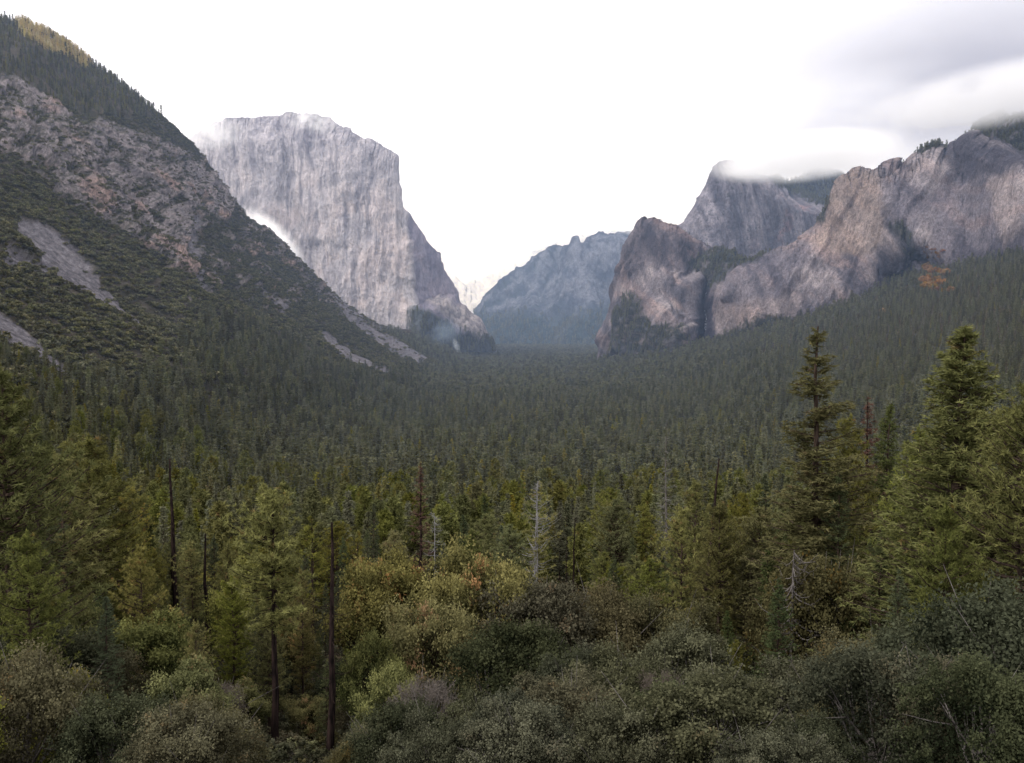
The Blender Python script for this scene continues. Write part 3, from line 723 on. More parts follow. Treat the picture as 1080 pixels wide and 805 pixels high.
open_pine = P_((123,), 'yellow_pine', 'bark', r=.15, kind='pine', whorls=30, per=5, tuft=13, leaf=0.0244, bare=.30, trunk_r=.013, ragged=.5, droop=.2)
lollipop = P_((124,), 'yellow_pine', 'burnt', r=.125, kind='pine', whorls=34, per=5, tuft=12, leaf=0.0214, bare=.50, trunk_r=.015, ragged=.7, droop=.3)
half_dead = P_((125,), 'yellow_pine', 'burnt', r=.11, kind='pine', whorls=26, per=5, tuft=9, leaf=0.0232, bare=.30, trunk_r=.012, ragged=.6, dead=.45, droop=.3)
silver_pine = P_((126,), 'yellow_pine', 'silver', r=.13, kind='pine', whorls=40, per=5, tuft=10, leaf=0.0195, bare=.12, trunk_r=.009, ragged=.5, topsparse=.3, dead=.45, droop=.25)
red_fir = P_((127,), 'red', 'burnt', r=.10, kind='fir', whorls=44, per=6, tuft=7, leaf=0.0146, bare=.1, trunk_r=.012, ragged=.5, dead=.35, droop=.35)
grey_fir = P_((128,), 'silver_foliage', 'grey', r=.11, kind='fir', whorls=44, per=6, tuft=7, leaf=0.0146, bare=.12, trunk_r=.009, ragged=.5, dead=.35, topsparse=.3)
def O_(cm, seed, wm='grey', **k):
    c, wd = oak(seed, **k); return Proto(c, wd, cm, wm)
LIVE = [O_('live_oak', 201, rx=.55, lumps=64, per=520, leaf=.0185), O_('live_oak', 202, rx=.62, lumps=72, per=520, leaf=.0185, shape=.8), O_('live_oak', 203, rx=.48, lumps=57, per=520, leaf=.0185)]
DARK = [O_('dark_oak', 204, rx=.5, lumps=60, per=520, leaf=.0185), O_('dark_oak', 205, rx=.6, lumps=64, per=520, leaf=.0185)]
BROWN = [O_('brown_oak', 206, rx=.5, lumps=57, per=520, leaf=.0185), O_('brown_oak', 207, rx=.58, lumps=60, per=520, leaf=.0185)]
BLACK = [O_('black_oak', 208, 'burnt', rx=.5, lumps=60, per=520, leaf=.0185, shape=.85, dense=1), O_('black_oak', 209, 'burnt', rx=.42, lumps=53, per=520, leaf=.0185, shape=.85)]
GREEN = [O_('green_oak', 210, 'burnt', rx=.45, lumps=53, per=520, leaf=.0185, shape=.85), O_('green_oak', 211, 'burnt', rx=.36, lumps=49, per=520, leaf=.0185, shape=.9)]
TWIG = [O_('twig', 212, rx=.45, lumps=30, per=260, leaf=.05, tw=.07, wood_n=30), O_('twig', 213, rx=.5, lumps=34, per=260, leaf=.05, tw=.07, wood_n=30)]
def S_(seed, wm, **k): return Proto(None, snag(seed, **k), None, wm)
SN_BURNT = S_(301, 'burnt', tr=.0135, nb=46, blen=.075, start=.2)
SN_THIN = S_(302, 'burnt', tr=.010, nb=34, blen=.06, start=.3, drop=.9)
SN_LEAN = S_(303, 'burnt', tr=.011, nb=16, blen=.05, start=.3, lean=.09)
SN_SILVER = S_(304, 'silver', tr=.008, nb=70, blen=.12, start=.15, drop=.4, twigs=2)
SN_GREY = S_(305, 'grey', tr=.016, nb=90, blen=.26, start=.12, drop=.9, twigs=5)
SN_BRANCHY = S_(306, 'grey', tr=.009, nb=70, blen=.11, start=.2, drop=.55, twigs=2)
print('protos', round(time.time() - T0, 1))

TAKEN = []
def hero(p, px, py, D, w=1.0, name='pine_tree', label='', cat='tree', group=None, rot=None, sink=0.0):
    x, y, zt = ray_pt(px, py, D); x = float(x); y = float(y); zt = float(zt)
    z = float(ground(x, y)) - sink
    h = zt - z
    TAKEN.append((x, y, h))
    return place(p, x, y, z, h, w, rng.rand() * 6.28 if rot is None else rot, name, label, cat, group)

HEROES = [
 (big_pine, 1012, 344, 95, 1.2, 'pine_tree', 'tallest broad cone shaped pine at the right, tip against hazy slope'),
 (tall_pine, 858, 342, 125, 1.25, 'pine_tree', 'tall pine with a nearly bare tip below the right cliff foot'),
 (PINE[0], 1082, 405, 78, .95, 'pine_tree', 'dark pine cut by the right edge of the photo'),
 (FIR[0], 936, 424, 150, .9, 'fir_tree', 'narrow bright green fir with a pointed tip just left of the broad cone shaped pine'),
 (red_fir, 917, 418, 165, 1.1, 'fir_tree', 'slim rusty red fir between the bare tipped pine and the broad cone shaped pine'),
 (PINE[1], 898, 440, 150, .8, 'pine_tree', 'round headed pine right beside the tall bare tipped pine'),
 (PINE[1], 968, 452, 112, .8, 'pine_tree', 'pale tufted pine touching the left flank of the broad cone shaped pine'),
 (FIR[2], 884, 494, 120, .85, 'fir_tree', 'dark blue green fir below the round headed pine on the right'),
 (FIR[1], 806, 498, 165, .9, 'fir_tree', 'mid green fir to the left of the tall bare tipped pine'),
 (PINE[0], 786, 520, 150, .8, 'pine_tree', 'olive pine between the leaning burnt snag and the bare tipped pine'),
 (PINE[1], 760, 528, 138, .95, 'pine_tree', 'fluffy light green pine just right of the leaning burnt snag'),
 (PINE[2], 720, 534, 150, .9, 'pine_tree', 'yellowish open pine just left of the leaning burnt snag'),
 (grey_fir, 704, 446, 270, 1.0, 'fir_tree', 'tall thin half dead fir with silvery twigs left of the leaning burnt snag'),
 (FIR[2], 822, 610, 100, 1.1, 'fir_tree', 'young dark green fir left of the grey bare weeping tree'),
 (FIR[0], 846, 560, 138, .8, 'fir_tree', 'small green fir behind the grey bare weeping tree'),
 (PINE[1], 1000, 530, 78, .9, 'pine_tree', 'dim bushy pine in front of the lower broad cone shaped pine'),
 (FIR[2], 950, 600, 84, 1.0, 'fir_tree', 'dark young fir low on the right beneath the big pines'),
 (PINE[0], 1052, 500, 92, .9, 'pine_tree', 'shaded pine on the right flank of the broad cone shaped pine'),
 (FIR[2], 930, 560, 100, .9, 'fir_tree', 'shadowy green fir below the pale tufted pine on the right'),
 (PINE[2], 64, 480, 128, 1.3, 'pine_tree', 'open yellow green pine with a bare visible trunk at the left'),
 (PINE[1], 96, 460, 140, 1.25, 'pine_tree', 'taller dense pine with a lumpy head behind the open yellow green pine'),
 (PINE[0], 4, 392, 92, 1.1, 'pine_tree', 'very tall dark pine cut by the left edge of the photo'),
 (FIR[1], 34, 440, 118, .9, 'fir_tree', 'shaded fir between the left edge pine and the open yellow green pine'),
 (PINE[2], 150, 575, 118, .9, 'pine_tree', 'yellow green pine just left of the black snag with silver twigs'),
 (PINE[2], 318, 600, 120, .8, 'pine_tree', 'small yellow green pine between the two longest bare trunks'),
 (PINE[2], 415, 560, 150, .9, 'pine_tree', 'yellow green pine peeping over the left part of the autumn oak'),
 (PINE[1], 30, 560, 80, .9, 'pine_tree', 'bushy olive pine low at the left edge'),
 (FIR[0], 112, 625, 84, 1.0, 'fir_tree', 'young green fir between the bushy left edge pine and the yellow green oak'),
 (PINE[2], 205, 655, 92, .8, 'pine_tree', 'small yellow green pine at the foot of the dark brown snag'),
 (PINE[0], 130, 545, 150, 1.0, 'pine_tree', 'lower olive pine right of the dense lumpy headed pine at the left'),
 (lollipop, 286, 514, 94, 1.05, 'pine_tree', 'pine with a round yellow green head on a long bare burnt trunk'),
 (half_dead, 328, 545, 170, 1.0, 'pine_tree', 'thin scorched pine between the round headed pine and the tallest black snag'),
 (FIR[1], 396, 530, 190, .9, 'fir_tree', 'slender grey green fir above the left lobe of the autumn oak'),
 (PINE[2], 240, 570, 150, .8, 'pine_tree', 'small bright pine between two black snags on the left'),
 (half_dead, 375, 560, 175, 1.0, 'pine_tree', 'sparse scorched pine just right of the tallest black snag'),
 (silver_pine, 565, 508, 228, 1.25, 'pine_tree', 'pine with a bare silver top and yellow green lower boughs near the centre'),
 (red_fir, 443, 488, 262, 1.15, 'fir_tree', 'dead rust red fir standing behind the autumn oak'),
 (FIR[0], 512, 522, 250, 1.0, 'fir_tree', 'green fir between the dead rust red fir and the silver topped pine'),
 (PINE[1], 640, 520, 240, .95, 'pine_tree', 'pale green pine right of the dark slim snag near the centre'),
]
for p, px, py, D, w_, nm, lb in HEROES: hero(p, px, py, D, w_, nm, lb, 'conifer')
SNAGS = [
 (SN_BURNT, 345, 548, 92, 1.3, 'tallest black burnt snag just right of the round headed pine'),
 (SN_BURNT, 215, 562, 150, 1.5, 'dark brown snag rising from the bare grey bush on the left'),
 (SN_BURNT, 183, 482, 205, 1.35, 'black snag with short silver twigs right of the lumpy headed pine'),
 (SN_LEAN, 741, 484, 175, 1.3, 'leaning burnt snag with a sharp tip among the right hand pines'),
 (SN_THIN, 605, 545, 235, 1.5, 'dark slim snag with a few pale drooping twigs right of the silver topped pine'),
 (SN_THIN, 597, 565, 245, .8, 'shorter thin snag beside the dark slim snag near the centre'),
 (SN_SILVER, 458, 540, 205, 1.0, 'small silver skeleton of a conifer standing behind the autumn oak'),
 (SN_SILVER, 567, 506, 226, .7, 'bare silver spire of a dead conifer against the valley forest'),
 (SN_GREY, 836, 578, 108, .85, 'grey bare tree with many weeping branches beside the brownish oak'),
 (SN_BRANCHY, 268, 600, 150, .9, 'pale bare snag left of the round headed pine trunk'),
 (SN_THIN, 331, 590, 150, 1.0, 'thin black stem between the two tallest burnt trunks'),
 (SN_THIN, 380, 585, 170, 1.0, 'thin dark stem below the left lobe of the autumn oak'),
 (SN_BRANCHY, 160, 655, 108, .8, 'short pale branched snag inside the yellow green oak at the left'),
]
for p, px, py, D, w_, lb in SNAGS: hero(p, px, py, D, w_, 'dead_tree', lb, 'dead tree')
OAKS = [
 (BLACK[0], 492, 566, 118, .72, 'oak_tree', 'autumn oak with yellow green and orange leaves near the centre'),
 (BLACK[1], 405, 572, 124, .72, 'oak_tree', 'left lobe of autumn oak leaves, its own yellow tree beside the tallest snag'),
 (BLACK[0], 462, 622, 104, .72, 'oak_tree', 'lower orange flecked oak under the autumn oak'),
 (GREEN[0], 392, 665, 98, .62, 'oak_tree', 'lime green oak right of the foot of the tallest black snag'),
 (GREEN[0], 58, 625, 96, .7, 'oak_tree', 'tall yellow green oak below the open yellow green pine'),
 (GREEN[1], 196, 690, 76, .8, 'oak_tree', 'leafy lime oak at the foot of the dark brown snag'),
 (GREEN[0], 412, 700, 74, .7, 'oak_tree', 'loose lime coloured oak beneath the autumn oak'),
 (GREEN[1], 160, 640, 106, .95, 'oak_tree', 'yellow green oak around a pale snag at the left'),
 (GREEN[0], 262, 590, 135, .65, 'oak_tree', 'light green oak behind the trunk of the round headed pine'),
 (BLACK[1], 306, 640, 125, .6, 'oak_tree', 'thin orange tinged oak between the two tallest burnt trunks'),
 (BROWN[0], 868, 580, 112, .75, 'oak_tree', 'brownish oak beside the grey bare weeping tree'),
 (BROWN[1], 690, 625, 120, .9, 'oak_tree', 'rust brown oak with an orange top above the silvery twigged bush'),
 (BROWN[0], 565, 612, 112, .95, 'oak_tree', 'brownish green oak crown below the silver topped pine'),
 (BROWN[1], 625, 622, 116, .95, 'oak_tree', 'wide olive brown oak below the dark slim snag'),
 (DARK[0], 545, 655, 84, 1.0, 'oak_tree', 'darkest oak with deep shadows at bottom centre'),
 (DARK[1], 610, 690, 74, .9, 'oak_tree', 'dark oak just right of the darkest bottom centre oak'),
 (LIVE[0], 720, 668, 80, .95, 'oak_tree', 'grey green live oak with silvery dead twigs right of bottom centre'),
 (LIVE[1], 655, 690, 70, .9, 'oak_tree', 'grey green live oak between the dark oaks and the twiggy live oak'),
 (LIVE[2], 540, 742, 44, .9, 'oak_tree', 'nearest rounded live oak at the bottom edge centre'),
 (LIVE[0], 650, 748, 45, .9, 'oak_tree', 'live oak on the bottom edge right of the nearest rounded one'),
 (LIVE[1], 760, 720, 52, .9, 'oak_tree', 'broad live oak on the bottom edge below the twiggy live oak'),
 (LIVE[2], 850, 700, 60, 1.0, 'oak_tree', 'olive live oak below the grey bare weeping tree'),
 (BROWN[1], 900, 668, 82, .8, 'oak_tree', 'tan brown oak in the shade right of the brownish oak'),
 (DARK[0], 985, 655, 62, 1.0, 'oak_tree', 'deep green shaded oak below the broad cone shaped pine'),
 (DARK[1], 1066, 630, 52, .9, 'oak_tree', 'large shaded oak on the right edge under the pines'),
 (DARK[1], 925, 690, 50, 1.0, 'oak_tree', 'dark oak low at the right between the olive live oak and the corner'),
 (DARK[1], 1040, 700, 42, .9, 'oak_tree', 'nearly black oak filling the bottom right corner'),
 (BROWN[0], 1000, 690, 48, .8, 'oak_tree', 'dim brown oak in the lower right shadows'),
 (LIVE[0], 820, 768, 36, .9, 'oak_tree', 'olive brush crown on the bottom edge right of centre'),
 (TWIG[0], 218, 712, 88, .95, 'bare_bush', 'bare grey bush at the foot of the dark brown snag'),
 (TWIG[1], 446, 712, 70, .75, 'bare_bush', 'leaning tan thicket of bare twigs at bottom left of centre'),
 (GREEN[1], 240, 762, 66, .9, 'oak_tree', 'soft green oak at the bottom left below the bare grey bush'),
 (BROWN[0], 372, 778, 58, .7, 'oak_tree', 'brown tinged oak on the bottom edge at the foot of the tallest black snag'),
 (BROWN[0], 90, 670, 92, .8, 'oak_tree', 'olive brown oak left of the yellow green oak'),
 (GREEN[1], 70, 705, 62, .8, 'oak_tree', 'bright green oak low at the left near the corner'),
 (DARK[0], 30, 655, 84, .9, 'oak_tree', 'dark oak under the left edge pine'),
 (DARK[1], 130, 735, 52, .9, 'oak_tree', 'dark green oak on the bottom edge at the left'),
 (BROWN[1], 22, 690, 55, .8, 'oak_tree', 'shaded olive oak in the bottom left corner'),
 (TWIG[0], 700, 700, 66, .5, 'bare_bush', 'silvery dead twigs poking through the live oak right of bottom centre'),
]
for p, px, py, D, w_, nm, lb in OAKS:
    hero(p, px, py, D, w_, nm, lb, 'bush' if nm == 'bare_bush' else 'oak')
print('heroes', round(time.time() - T0, 1))

# ---- the rest of the near wood: every tree its own object
ENV = [(-40, 425), (40, 470), (120, 560), (200, 590), (300, 600), (420, 600), (560, 590), (680, 560), (760, 545), (850, 500), (940, 470), (1000, 480), (1120, 450)]
CLEAR = [(286, 94, 800), (345, 92, 795), (215, 150, 700), (183, 205, 635), (741, 175, 640), (836, 108, 705), (605, 235, 622), (565, 228, 605), (858, 125, 620), (64, 128, 630), (443, 262, 585), (458, 205, 600), (704, 270, 560), (331, 150, 650), (380, 170, 640), (1012, 95, 640), (917, 165, 480), (936, 150, 520), (492, 118, 640), (405, 124, 640), (760, 138, 620), (160, 106, 720), (868, 112, 640), (96, 140, 560)]
def blocks(x, y, z, h, rad):
    """would this tree hide one of the trees that stand out in the photograph?"""
    px, top = to_px(x, y, z + h); hw = rad * h / y * F
    for (cx, cd, cb) in CLEAR:
        if y < cd + 3 and abs(px - cx) < hw + 5 and top < cb: return True
    return False
def free(x, y, r):
    for (a, b, h) in TAKEN:
        if (a - x) ** 2 + (b - y) ** 2 < r * r: return False
    return True
n_con = n_oak = 0
tries = 0
cells = []
for D in np.arange(48, 330, 6.0):
    wdt = D * .64
    for x in np.arange(-wdt, wdt, 6.6 + D * .006): cells.append((D + rng.uniform(-2.6, 2.6), x + rng.uniform(-2.8, 2.8)))
cells.sort()
for D, x in cells:
    y = D
    z, onrel = surf_z(x, y)
    px, pyb = to_px(x, y, z)
    env = pl(float(px), ENV) if D < 190 else pl(float(px), ENV) - 60 - (D - 190) * .25
    conif = rng.rand() < (sstep(70, 140, D) if px < 400 or px > 760 else sstep(100, 190, D)) * .94 + .03
    if conif and n_con < 265:
        h = rng.uniform(20, 36) if D > 130 else rng.uniform(14, 24)
        if not free(x, y, 4.4): continue
        top = float(to_px(x, y, z + h)[1])
        if top < env: h *= .72
        if float(to_px(x, y, z + h)[1]) < env: continue
        if blocks(x, y, z, h, .14): h *= .6
        if blocks(x, y, z, h, .14): continue
        k = rng.rand()
        if k < .40: p, nm, lb = FIR[rng.randint(3)], 'fir_tree', 'green fir in the close stand behind the hillside oaks'
        elif k < .88: p, nm, lb = PINE[rng.randint(2)], 'pine_tree', 'olive green pine in the close stand behind the hillside oaks'
        elif k < .96: p, nm, lb = PINE[2], 'pine_tree', 'yellowish open pine in the close stand behind the hillside oaks'
        else: p, nm, lb = SN_THIN, 'dead_tree', 'thin dark dead stem in the close stand behind the hillside oaks'
        place(p, x, y, z, h, rng.uniform(.85, 1.2), rng.rand() * 6.28, nm, lb, 'dead tree' if nm == 'dead_tree' else 'conifer', lb.split(' in the')[0] + 's of the close stand')
        TAKEN.append((x, y, h)); n_con += 1
    elif not conif and n_oak < 230:
        h = rng.uniform(5, 9.5) if D < 100 else rng.uniform(6, 12)
        if not free(x, y, 3.4): continue
        if float(to_px(x, y, z + h)[1]) < env + 45: continue
        for _k in range(3):
            if blocks(x, y, z, h, .45): h *= .62
        if h < 1.6 or (blocks(x, y, z, h, .45) and h > 3): continue
        k = rng.rand(); fx = float(px)
        if fx < 430 and k < .6: k = rng.uniform(.45, 1)
        if k < .42: p, s = LIVE[rng.randint(3)], 'grey green live oak'
        elif k < .64: p, s = DARK[rng.randint(2)], 'dark green oak'
        elif k < .84: p, s = BROWN[rng.randint(2)], 'brownish oak'
        elif k < .94 and fx < 520: p, s = GREEN[rng.randint(2)], 'yellow green oak'
        elif fx < 520: p, s = BLACK[rng.randint(2)], 'orange flecked oak'
        else: p, s = LIVE[rng.randint(3)], 'grey green live oak'
        place(p, x, y, z, h, rng.uniform(.8, 1.15), rng.rand() * 6.28, 'oak_tree', 'low ' + s + ' in the brushy wood that covers the near hillside', 'oak', s + 's filling the near hillside')
        TAKEN.append((x, y, h)); n_oak += 1
print('near wood', n_con, n_oak, round(time.time() - T0, 1))
last_con = max([b for (a, b, h) in TAKEN if h > 13])

# ---- the forest beyond, the brush on the slopes: masses nobody could count
def scatter_object(name, protos, pts, idx, scl, rot, label, kind='stuff'):
    n = len(pts)
    me = bpy.data.meshes.new(name); me.vertices.add(n); me.vertices.foreach_set('co', np.asarray(pts, np.float32).ravel())
    a = me.attributes.new('idx', 'INT', 'POINT'); a.data.foreach_set('value', np.asarray(idx, np.int32))
    a = me.attributes.new('scl', 'FLOAT_VECTOR', 'POINT'); a.data.foreach_set('vector', np.asarray(scl, np.float32).ravel())
    a = me.attributes.new('rot', 'FLOAT_VECTOR', 'POINT'); a.data.foreach_set('vector', np.asarray(rot, np.float32).ravel())
    o = link(name, me, label=label, kind=kind)
    ng = bpy.data.node_groups.new(name, 'GeometryNodeTree')
    ng.interface.new_socket('Geometry', in_out='INPUT', socket_type='NodeSocketGeometry'); ng.interface.new_socket('Geometry', in_out='OUTPUT', socket_type='NodeSocketGeometry')
    gi = ng.nodes.new('NodeGroupInput'); go = ng.nodes.new('NodeGroupOutput'); L = ng.links
    mp_ = ng.nodes.new('GeometryNodeMeshToPoints'); L.new(gi.outputs[0], mp_.inputs[0])
    def attr(nm, t):
        q = ng.nodes.new('GeometryNodeInputNamedAttribute'); q.data_type = t; q.inputs['Name'].default_value = nm
        return [s for s in q.outputs if s.enabled][0]
    ai, as_, ar = attr('idx', 'INT'), attr('scl', 'FLOAT_VECTOR'), attr('rot', 'FLOAT_VECTOR')
    jn = ng.nodes.new('GeometryNodeJoinGeometry')
    for k, pm in enumerate(protos):
        po = bpy.data.objects.new(pm.name, pm)
        oi = ng.nodes.new('GeometryNodeObjectInfo'); oi.inputs['Object'].default_value = po; oi.inputs['As Instance'].default_value = True
        cmp_ = ng.nodes.new('FunctionNodeCompare'); cmp_.data_type = 'INT'; cmp_.operation = 'EQUAL'
        ins = [s for s in cmp_.inputs if s.enabled]
        L.new(ai, ins[0]); ins[1].default_value = k
        ip = ng.nodes.new('GeometryNodeInstanceOnPoints')
        L.new(mp_.outputs[0], ip.inputs['Points']); L.new([s for s in cmp_.outputs if s.enabled][0], ip.inputs['Selection'])
        L.new(oi.outputs['Geometry'], ip.inputs['Instance']); L.new(as_, ip.inputs['Scale']); L.new(ar, ip.inputs['Rotation'])
        L.new(ip.outputs[0], jn.inputs[0])
    L.new(jn.outputs[0], go.inputs[0])
    md = o.modifiers.new('scatter', 'NODES'); md.node_group = ng
    return o

def J(nm, seed, cm='forest', **k):
    c, wd = conifer(seed, branch=False, **k); return joined(nm, c, wd, cm, 'bark')
FOR = [J('forest_tree', 401, r=.15, whorls=30, per=6, tuft=5, leaf=0.033, bare=.08), J('forest_tree', 402, r=.12, whorls=30, per=6, tuft=5, leaf=0.031, bare=.12, ragged=.4),
       J('forest_tree', 403, 'pine', r=.15, kind='pine', whorls=26, per=6, tuft=5, leaf=0.043, bare=.2, ragged=.4), J('forest_tree', 404, 'yellow_pine', r=.13, kind='fir', whorls=26, per=6, tuft=5, leaf=0.033, bare=.15, ragged=.5),
       J('forest_tree', 411, r=.15, whorls=18, per=5, tuft=4, leaf=0.056, bare=.05), J('forest_tree', 412, r=.12, whorls=18, per=5, tuft=4, leaf=0.053, bare=.08, ragged=.4), J('forest_tree', 413, r=.17, whorls=16, per=6, tuft=4, leaf=0.062, bare=.05, ragged=.4),
       J('forest_tree', 421, r=.16, whorls=11, per=5, tuft=2, leaf=0.100, bare=.03), J('forest_tree', 422, r=.13, whorls=11, per=5, tuft=2, leaf=0.100, bare=.03)]
def JO(nm, seed, cm, **k):
    c, wd = oak(seed, **k); return joined(nm, c, wd, cm, 'grey')
SHR = [JO('slope_shrub', 501, 'chap', rx=.75, lumps=16, per=55, leaf=.11, wood_n=3), JO('slope_shrub', 502, 'chap', rx=.65, lumps=14, per=55, leaf=.11, wood_n=3),
       JO('slope_shrub', 503, 'live_oak', rx=.7, lumps=14, per=50, leaf=.11, wood_n=3), JO('slope_shrub', 504, 'brown_oak', rx=.6, lumps=12, per=50, leaf=.11, wood_n=3)]

pts, idx, scl, rot = [], [], [], []
def add(x, y, z, h, w, k):
    pts.append((x, y, z - .6)); idx.append(k); scl.append((h * w, h * w, h)); rot.append((rng.normal(0, .03), rng.normal(0, .03), rng.rand() * 6.28))
D = 150.0
CB = np.array(cbot); DBa = np.array(DB)
LINE = [(-150, 420), (0, 396), (60, 404), (150, 410), (185, 375), (215, 345), (260, 352), (310, 368), (360, 388), (400, 400), (500, 398)]
lp = RELIEFS['left_mountainside']
shr = []; orange_pts = []
while D < 6600:
    s = 8.6 if D < 900 else (9.5 if D < 1800 else (12 if D < 3200 else 17))
    xr = min(D * .66, 2600)
    xs = np.arange(-xr, xr, s)
    xs = xs + rng.uniform(-.42, .42, len(xs)) * s; yy = D + rng.uniform(-.42, .42, len(xs)) * s
    gz = ground(xs, yy); px, py = to_px(xs, yy, gz)
    cl = fbm(xs / 60, yy / 60, 2.2, 3)
    for x, y, z, a, b, c_ in zip(xs, yy, gz, px, py, cl):
        if a < -70 or a > 1150: continue
        if a > 634 and y > np.interp(a, DBa[:, 0], DBa[:, 1]) + 90: continue
        if y > 3500 and a < 425: continue
        if x < -150:
            h_ = BL.ray_cast(Vector((x, y, 3000)), Vector((0, 0, -1)))
            if h_[0] is not None and h_[0].z > z: continue
            if y > 3400 and x < -400 and a < 440: continue
        if y < 340:
            if y < last_con and (n_con < 265 or y < last_con - 8): continue
            if not free(x, y, 4.5): continue
        h = rng.uniform(17, 37) * (1 + .22 * c_) * (1 if y < 3200 else 1.15)
        if rng.rand() < .10: h *= .62
        h *= 1 - .42 * sstep(25, 130, z)
        if y < 290 and blocks(x, y, z, h, .13): continue
        if y < 190 and 345 + (HC - z - h) / y * 935 < pl(float(a), ENV): continue
        w = rng.uniform(.85, 1.25) * (1 if y < 1800 else 1.15)
        if y > 1200 and ((966 < a < 1003 and 276 < b < 312 and abs(a - 985 - (b - 294) * .3) < 15) or (926 < a < 936 and 324 < b < 334)) and rng.rand() < .16: orange_pts.append((x, y, z)); continue
        r_ = rng.rand()
        if y < 700: k = rng.choice([0, 1, 2, 3], p=[.36, .34, .23, .07])
        elif y < 1900: k = rng.choice([4, 5, 6, 3], p=[.38, .34, .25, .03])
        else: k = rng.choice([7, 8])
        add(x, y, z, h, w, k)
        if y < 900 and rng.rand() < .35:
            shr.append((x + rng.uniform(-4, 4), y + rng.uniform(-4, 4), z, rng.uniform(6, 12)))
    D += s
print('forest', len(pts), round(time.time() - T0, 1))
def relief_samples(name, dens, seed):
    """random points on a mountain face, `dens` per square metre"""
    rs = np.random.RandomState(seed); r = RELIEFS[name]
    n = rs.poisson(np.clip(r['area'] * dens, 0, 4))
    ii, jj = np.nonzero(n); rep = n[ii, jj]; ii = np.repeat(ii, rep); jj = np.repeat(jj, rep)
    P = r['P']; ok = (ii > 0) & (ii < P.shape[0] - 1) & (jj < P.shape[1] - 1); ii, jj = ii[ok], jj[ok]
    u = rs.rand(len(ii))[:, None]; v = rs.rand(len(ii))[:, None]
    A = P[ii, jj]; Q = A + (P[ii + 1, jj] - A) * v + (P[ii, jj + 1] - A) * u
    return Q, r['PX'][ii, jj], r['PY'][ii, jj], ii, jj, rs
lp_ = lp; gm = poly_mask(lp_['PX'] + 5 * fbm(lp_['PX'] / 9, lp_['PY'] / 9, 2.5, 2), lp_['PY'], [(12, 18), (40, 22), (60, 34), (78, 50), (96, 68), (88, 76), (66, 62), (48, 60), (26, 46)], 4)  # crest patch where tree colour carries the sunlight
r = lp; tal, cl = lmask(r['PX'], r['PY'])
topf = poly_mask(r['PX'] + 4 * fbm(r['PX'] / 12, r['PY'] / 12, 6.1, 3), r['PY'], [(-150, -80), (0, 10), (60, 35), (100, 68), (150, 105), (165, 128), (120, 122), (92, 128), (62, 108), (30, 94), (0, 80), (-150, 60)], 4)
below = sstep(-10, 10, r['PY'] - np.interp(r['PX'], *np.array(LINE).T) + 14 * fbm(r['PX'] / 20, r['PY'] / 20, 5.5, 3))
veg = (1 - tal) * (1 - cl)
veg = veg * (.55 + .45 * sstep(-.25, .15, fbm(r['PX'] / 9, r['PY'] / 7, 1.9, 3)))
gz = ground(r['P'][..., 0], r['P'][..., 1]); vis = (r['P'][..., 2] > gz - 1) * (r['PX'] > -60)
Q, a, b, ii, jj, rs = relief_samples('left_mountainside', (veg * below + topf * .75 * (1 - .9 * gm)) * vis / 85.0, 21)
for (x, y, z), tf, aa, bb in zip(Q, topf[ii, jj], a, b):
    if y < 340 and not free(x, y, 4.5): continue
    h = rng.uniform(17, 30) if tf < .3 else rng.uniform(8, 18)
    k = rng.choice([0, 1, 2, 3]) if y < 700 else (rng.choice([4, 5, 6]) if y < 1900 else rng.choice([7, 8]))
    if tf >= .3 and rng.rand() < .35: k = 3
    if tf < .3 and rng.rand() < .3: shr.append((x, y, z, rng.uniform(7, 13))); continue
    add(x, y, z, h, rng.uniform(.85, 1.25), k)
# conifers growing on ledges and on the far slopes
def rr_scatter(name, mask, dens, seed, hr=(16, 30), ks=(7, 8), w=1.15):
    Q, a, b, ii, jj, rs = relief_samples(name, mask * dens, seed)
    for (x, y, z) in Q: add(x, y, z, rng.uniform(*hr), w * rng.uniform(.85, 1.2), rng.choice(ks))
rc = RELIEFS['right_cliff']; mv = cmask_veg(rc['PX'], rc['PY']); mv = mv * (mv > .3)
rr_scatter('right_cliff', mv, 1 / 110, 31, (8, 16), (7, 8), 1.35)
rr_scatter('right_cliff', (rc['PY'] - rc['top'] < 3) * (fbm(rc['PX'] / 8, 0, 3.1, 2) > 0), 1 / 420, 33, (6, 12), (7, 8), 1.4)
rb = RELIEFS['rock_dome']
rr_scatter('rock_dome', poly_mask(rb['PX'], rb['PY'], [(810, 188), (830, 186), (870, 178), (900, 180), (970, 235), (930, 240), (886, 214), (870, 218), (840, 206), (815, 200)], 3), 1 / 200, 34, (10, 20), (7, 8), 1.3)
re_ = RELIEFS['granite_monolith']
rr_scatter('granite_monolith', poly_mask(re_['PX'], re_['PY'], [(436, 330), (452, 334), (480, 350), (520, 360), (520, 380), (438, 380)], 3), 1 / 260, 35)
rr_scatter('granite_monolith', (re_['PY'] - re_['top'] < 2.5) * (re_['PX'] > 340) * (re_['PX'] < 420) * 1.0, 1 / 2500, 36, (7, 12), (7, 8), 1.5)
rf_ = RELIEFS['distant_mountain']
rr_scatter('distant_mountain', sstep(322, 350, rf_['PY']), 1 / 900, 37, (22, 40), (7, 8), 1.4)
print('with slopes', len(pts), round(time.time() - T0, 1))
scatter_object('conifer_forest', FOR, pts, idx, scl, rot, 'dense dark conifer forest carpeting the valley floor and lower slopes')

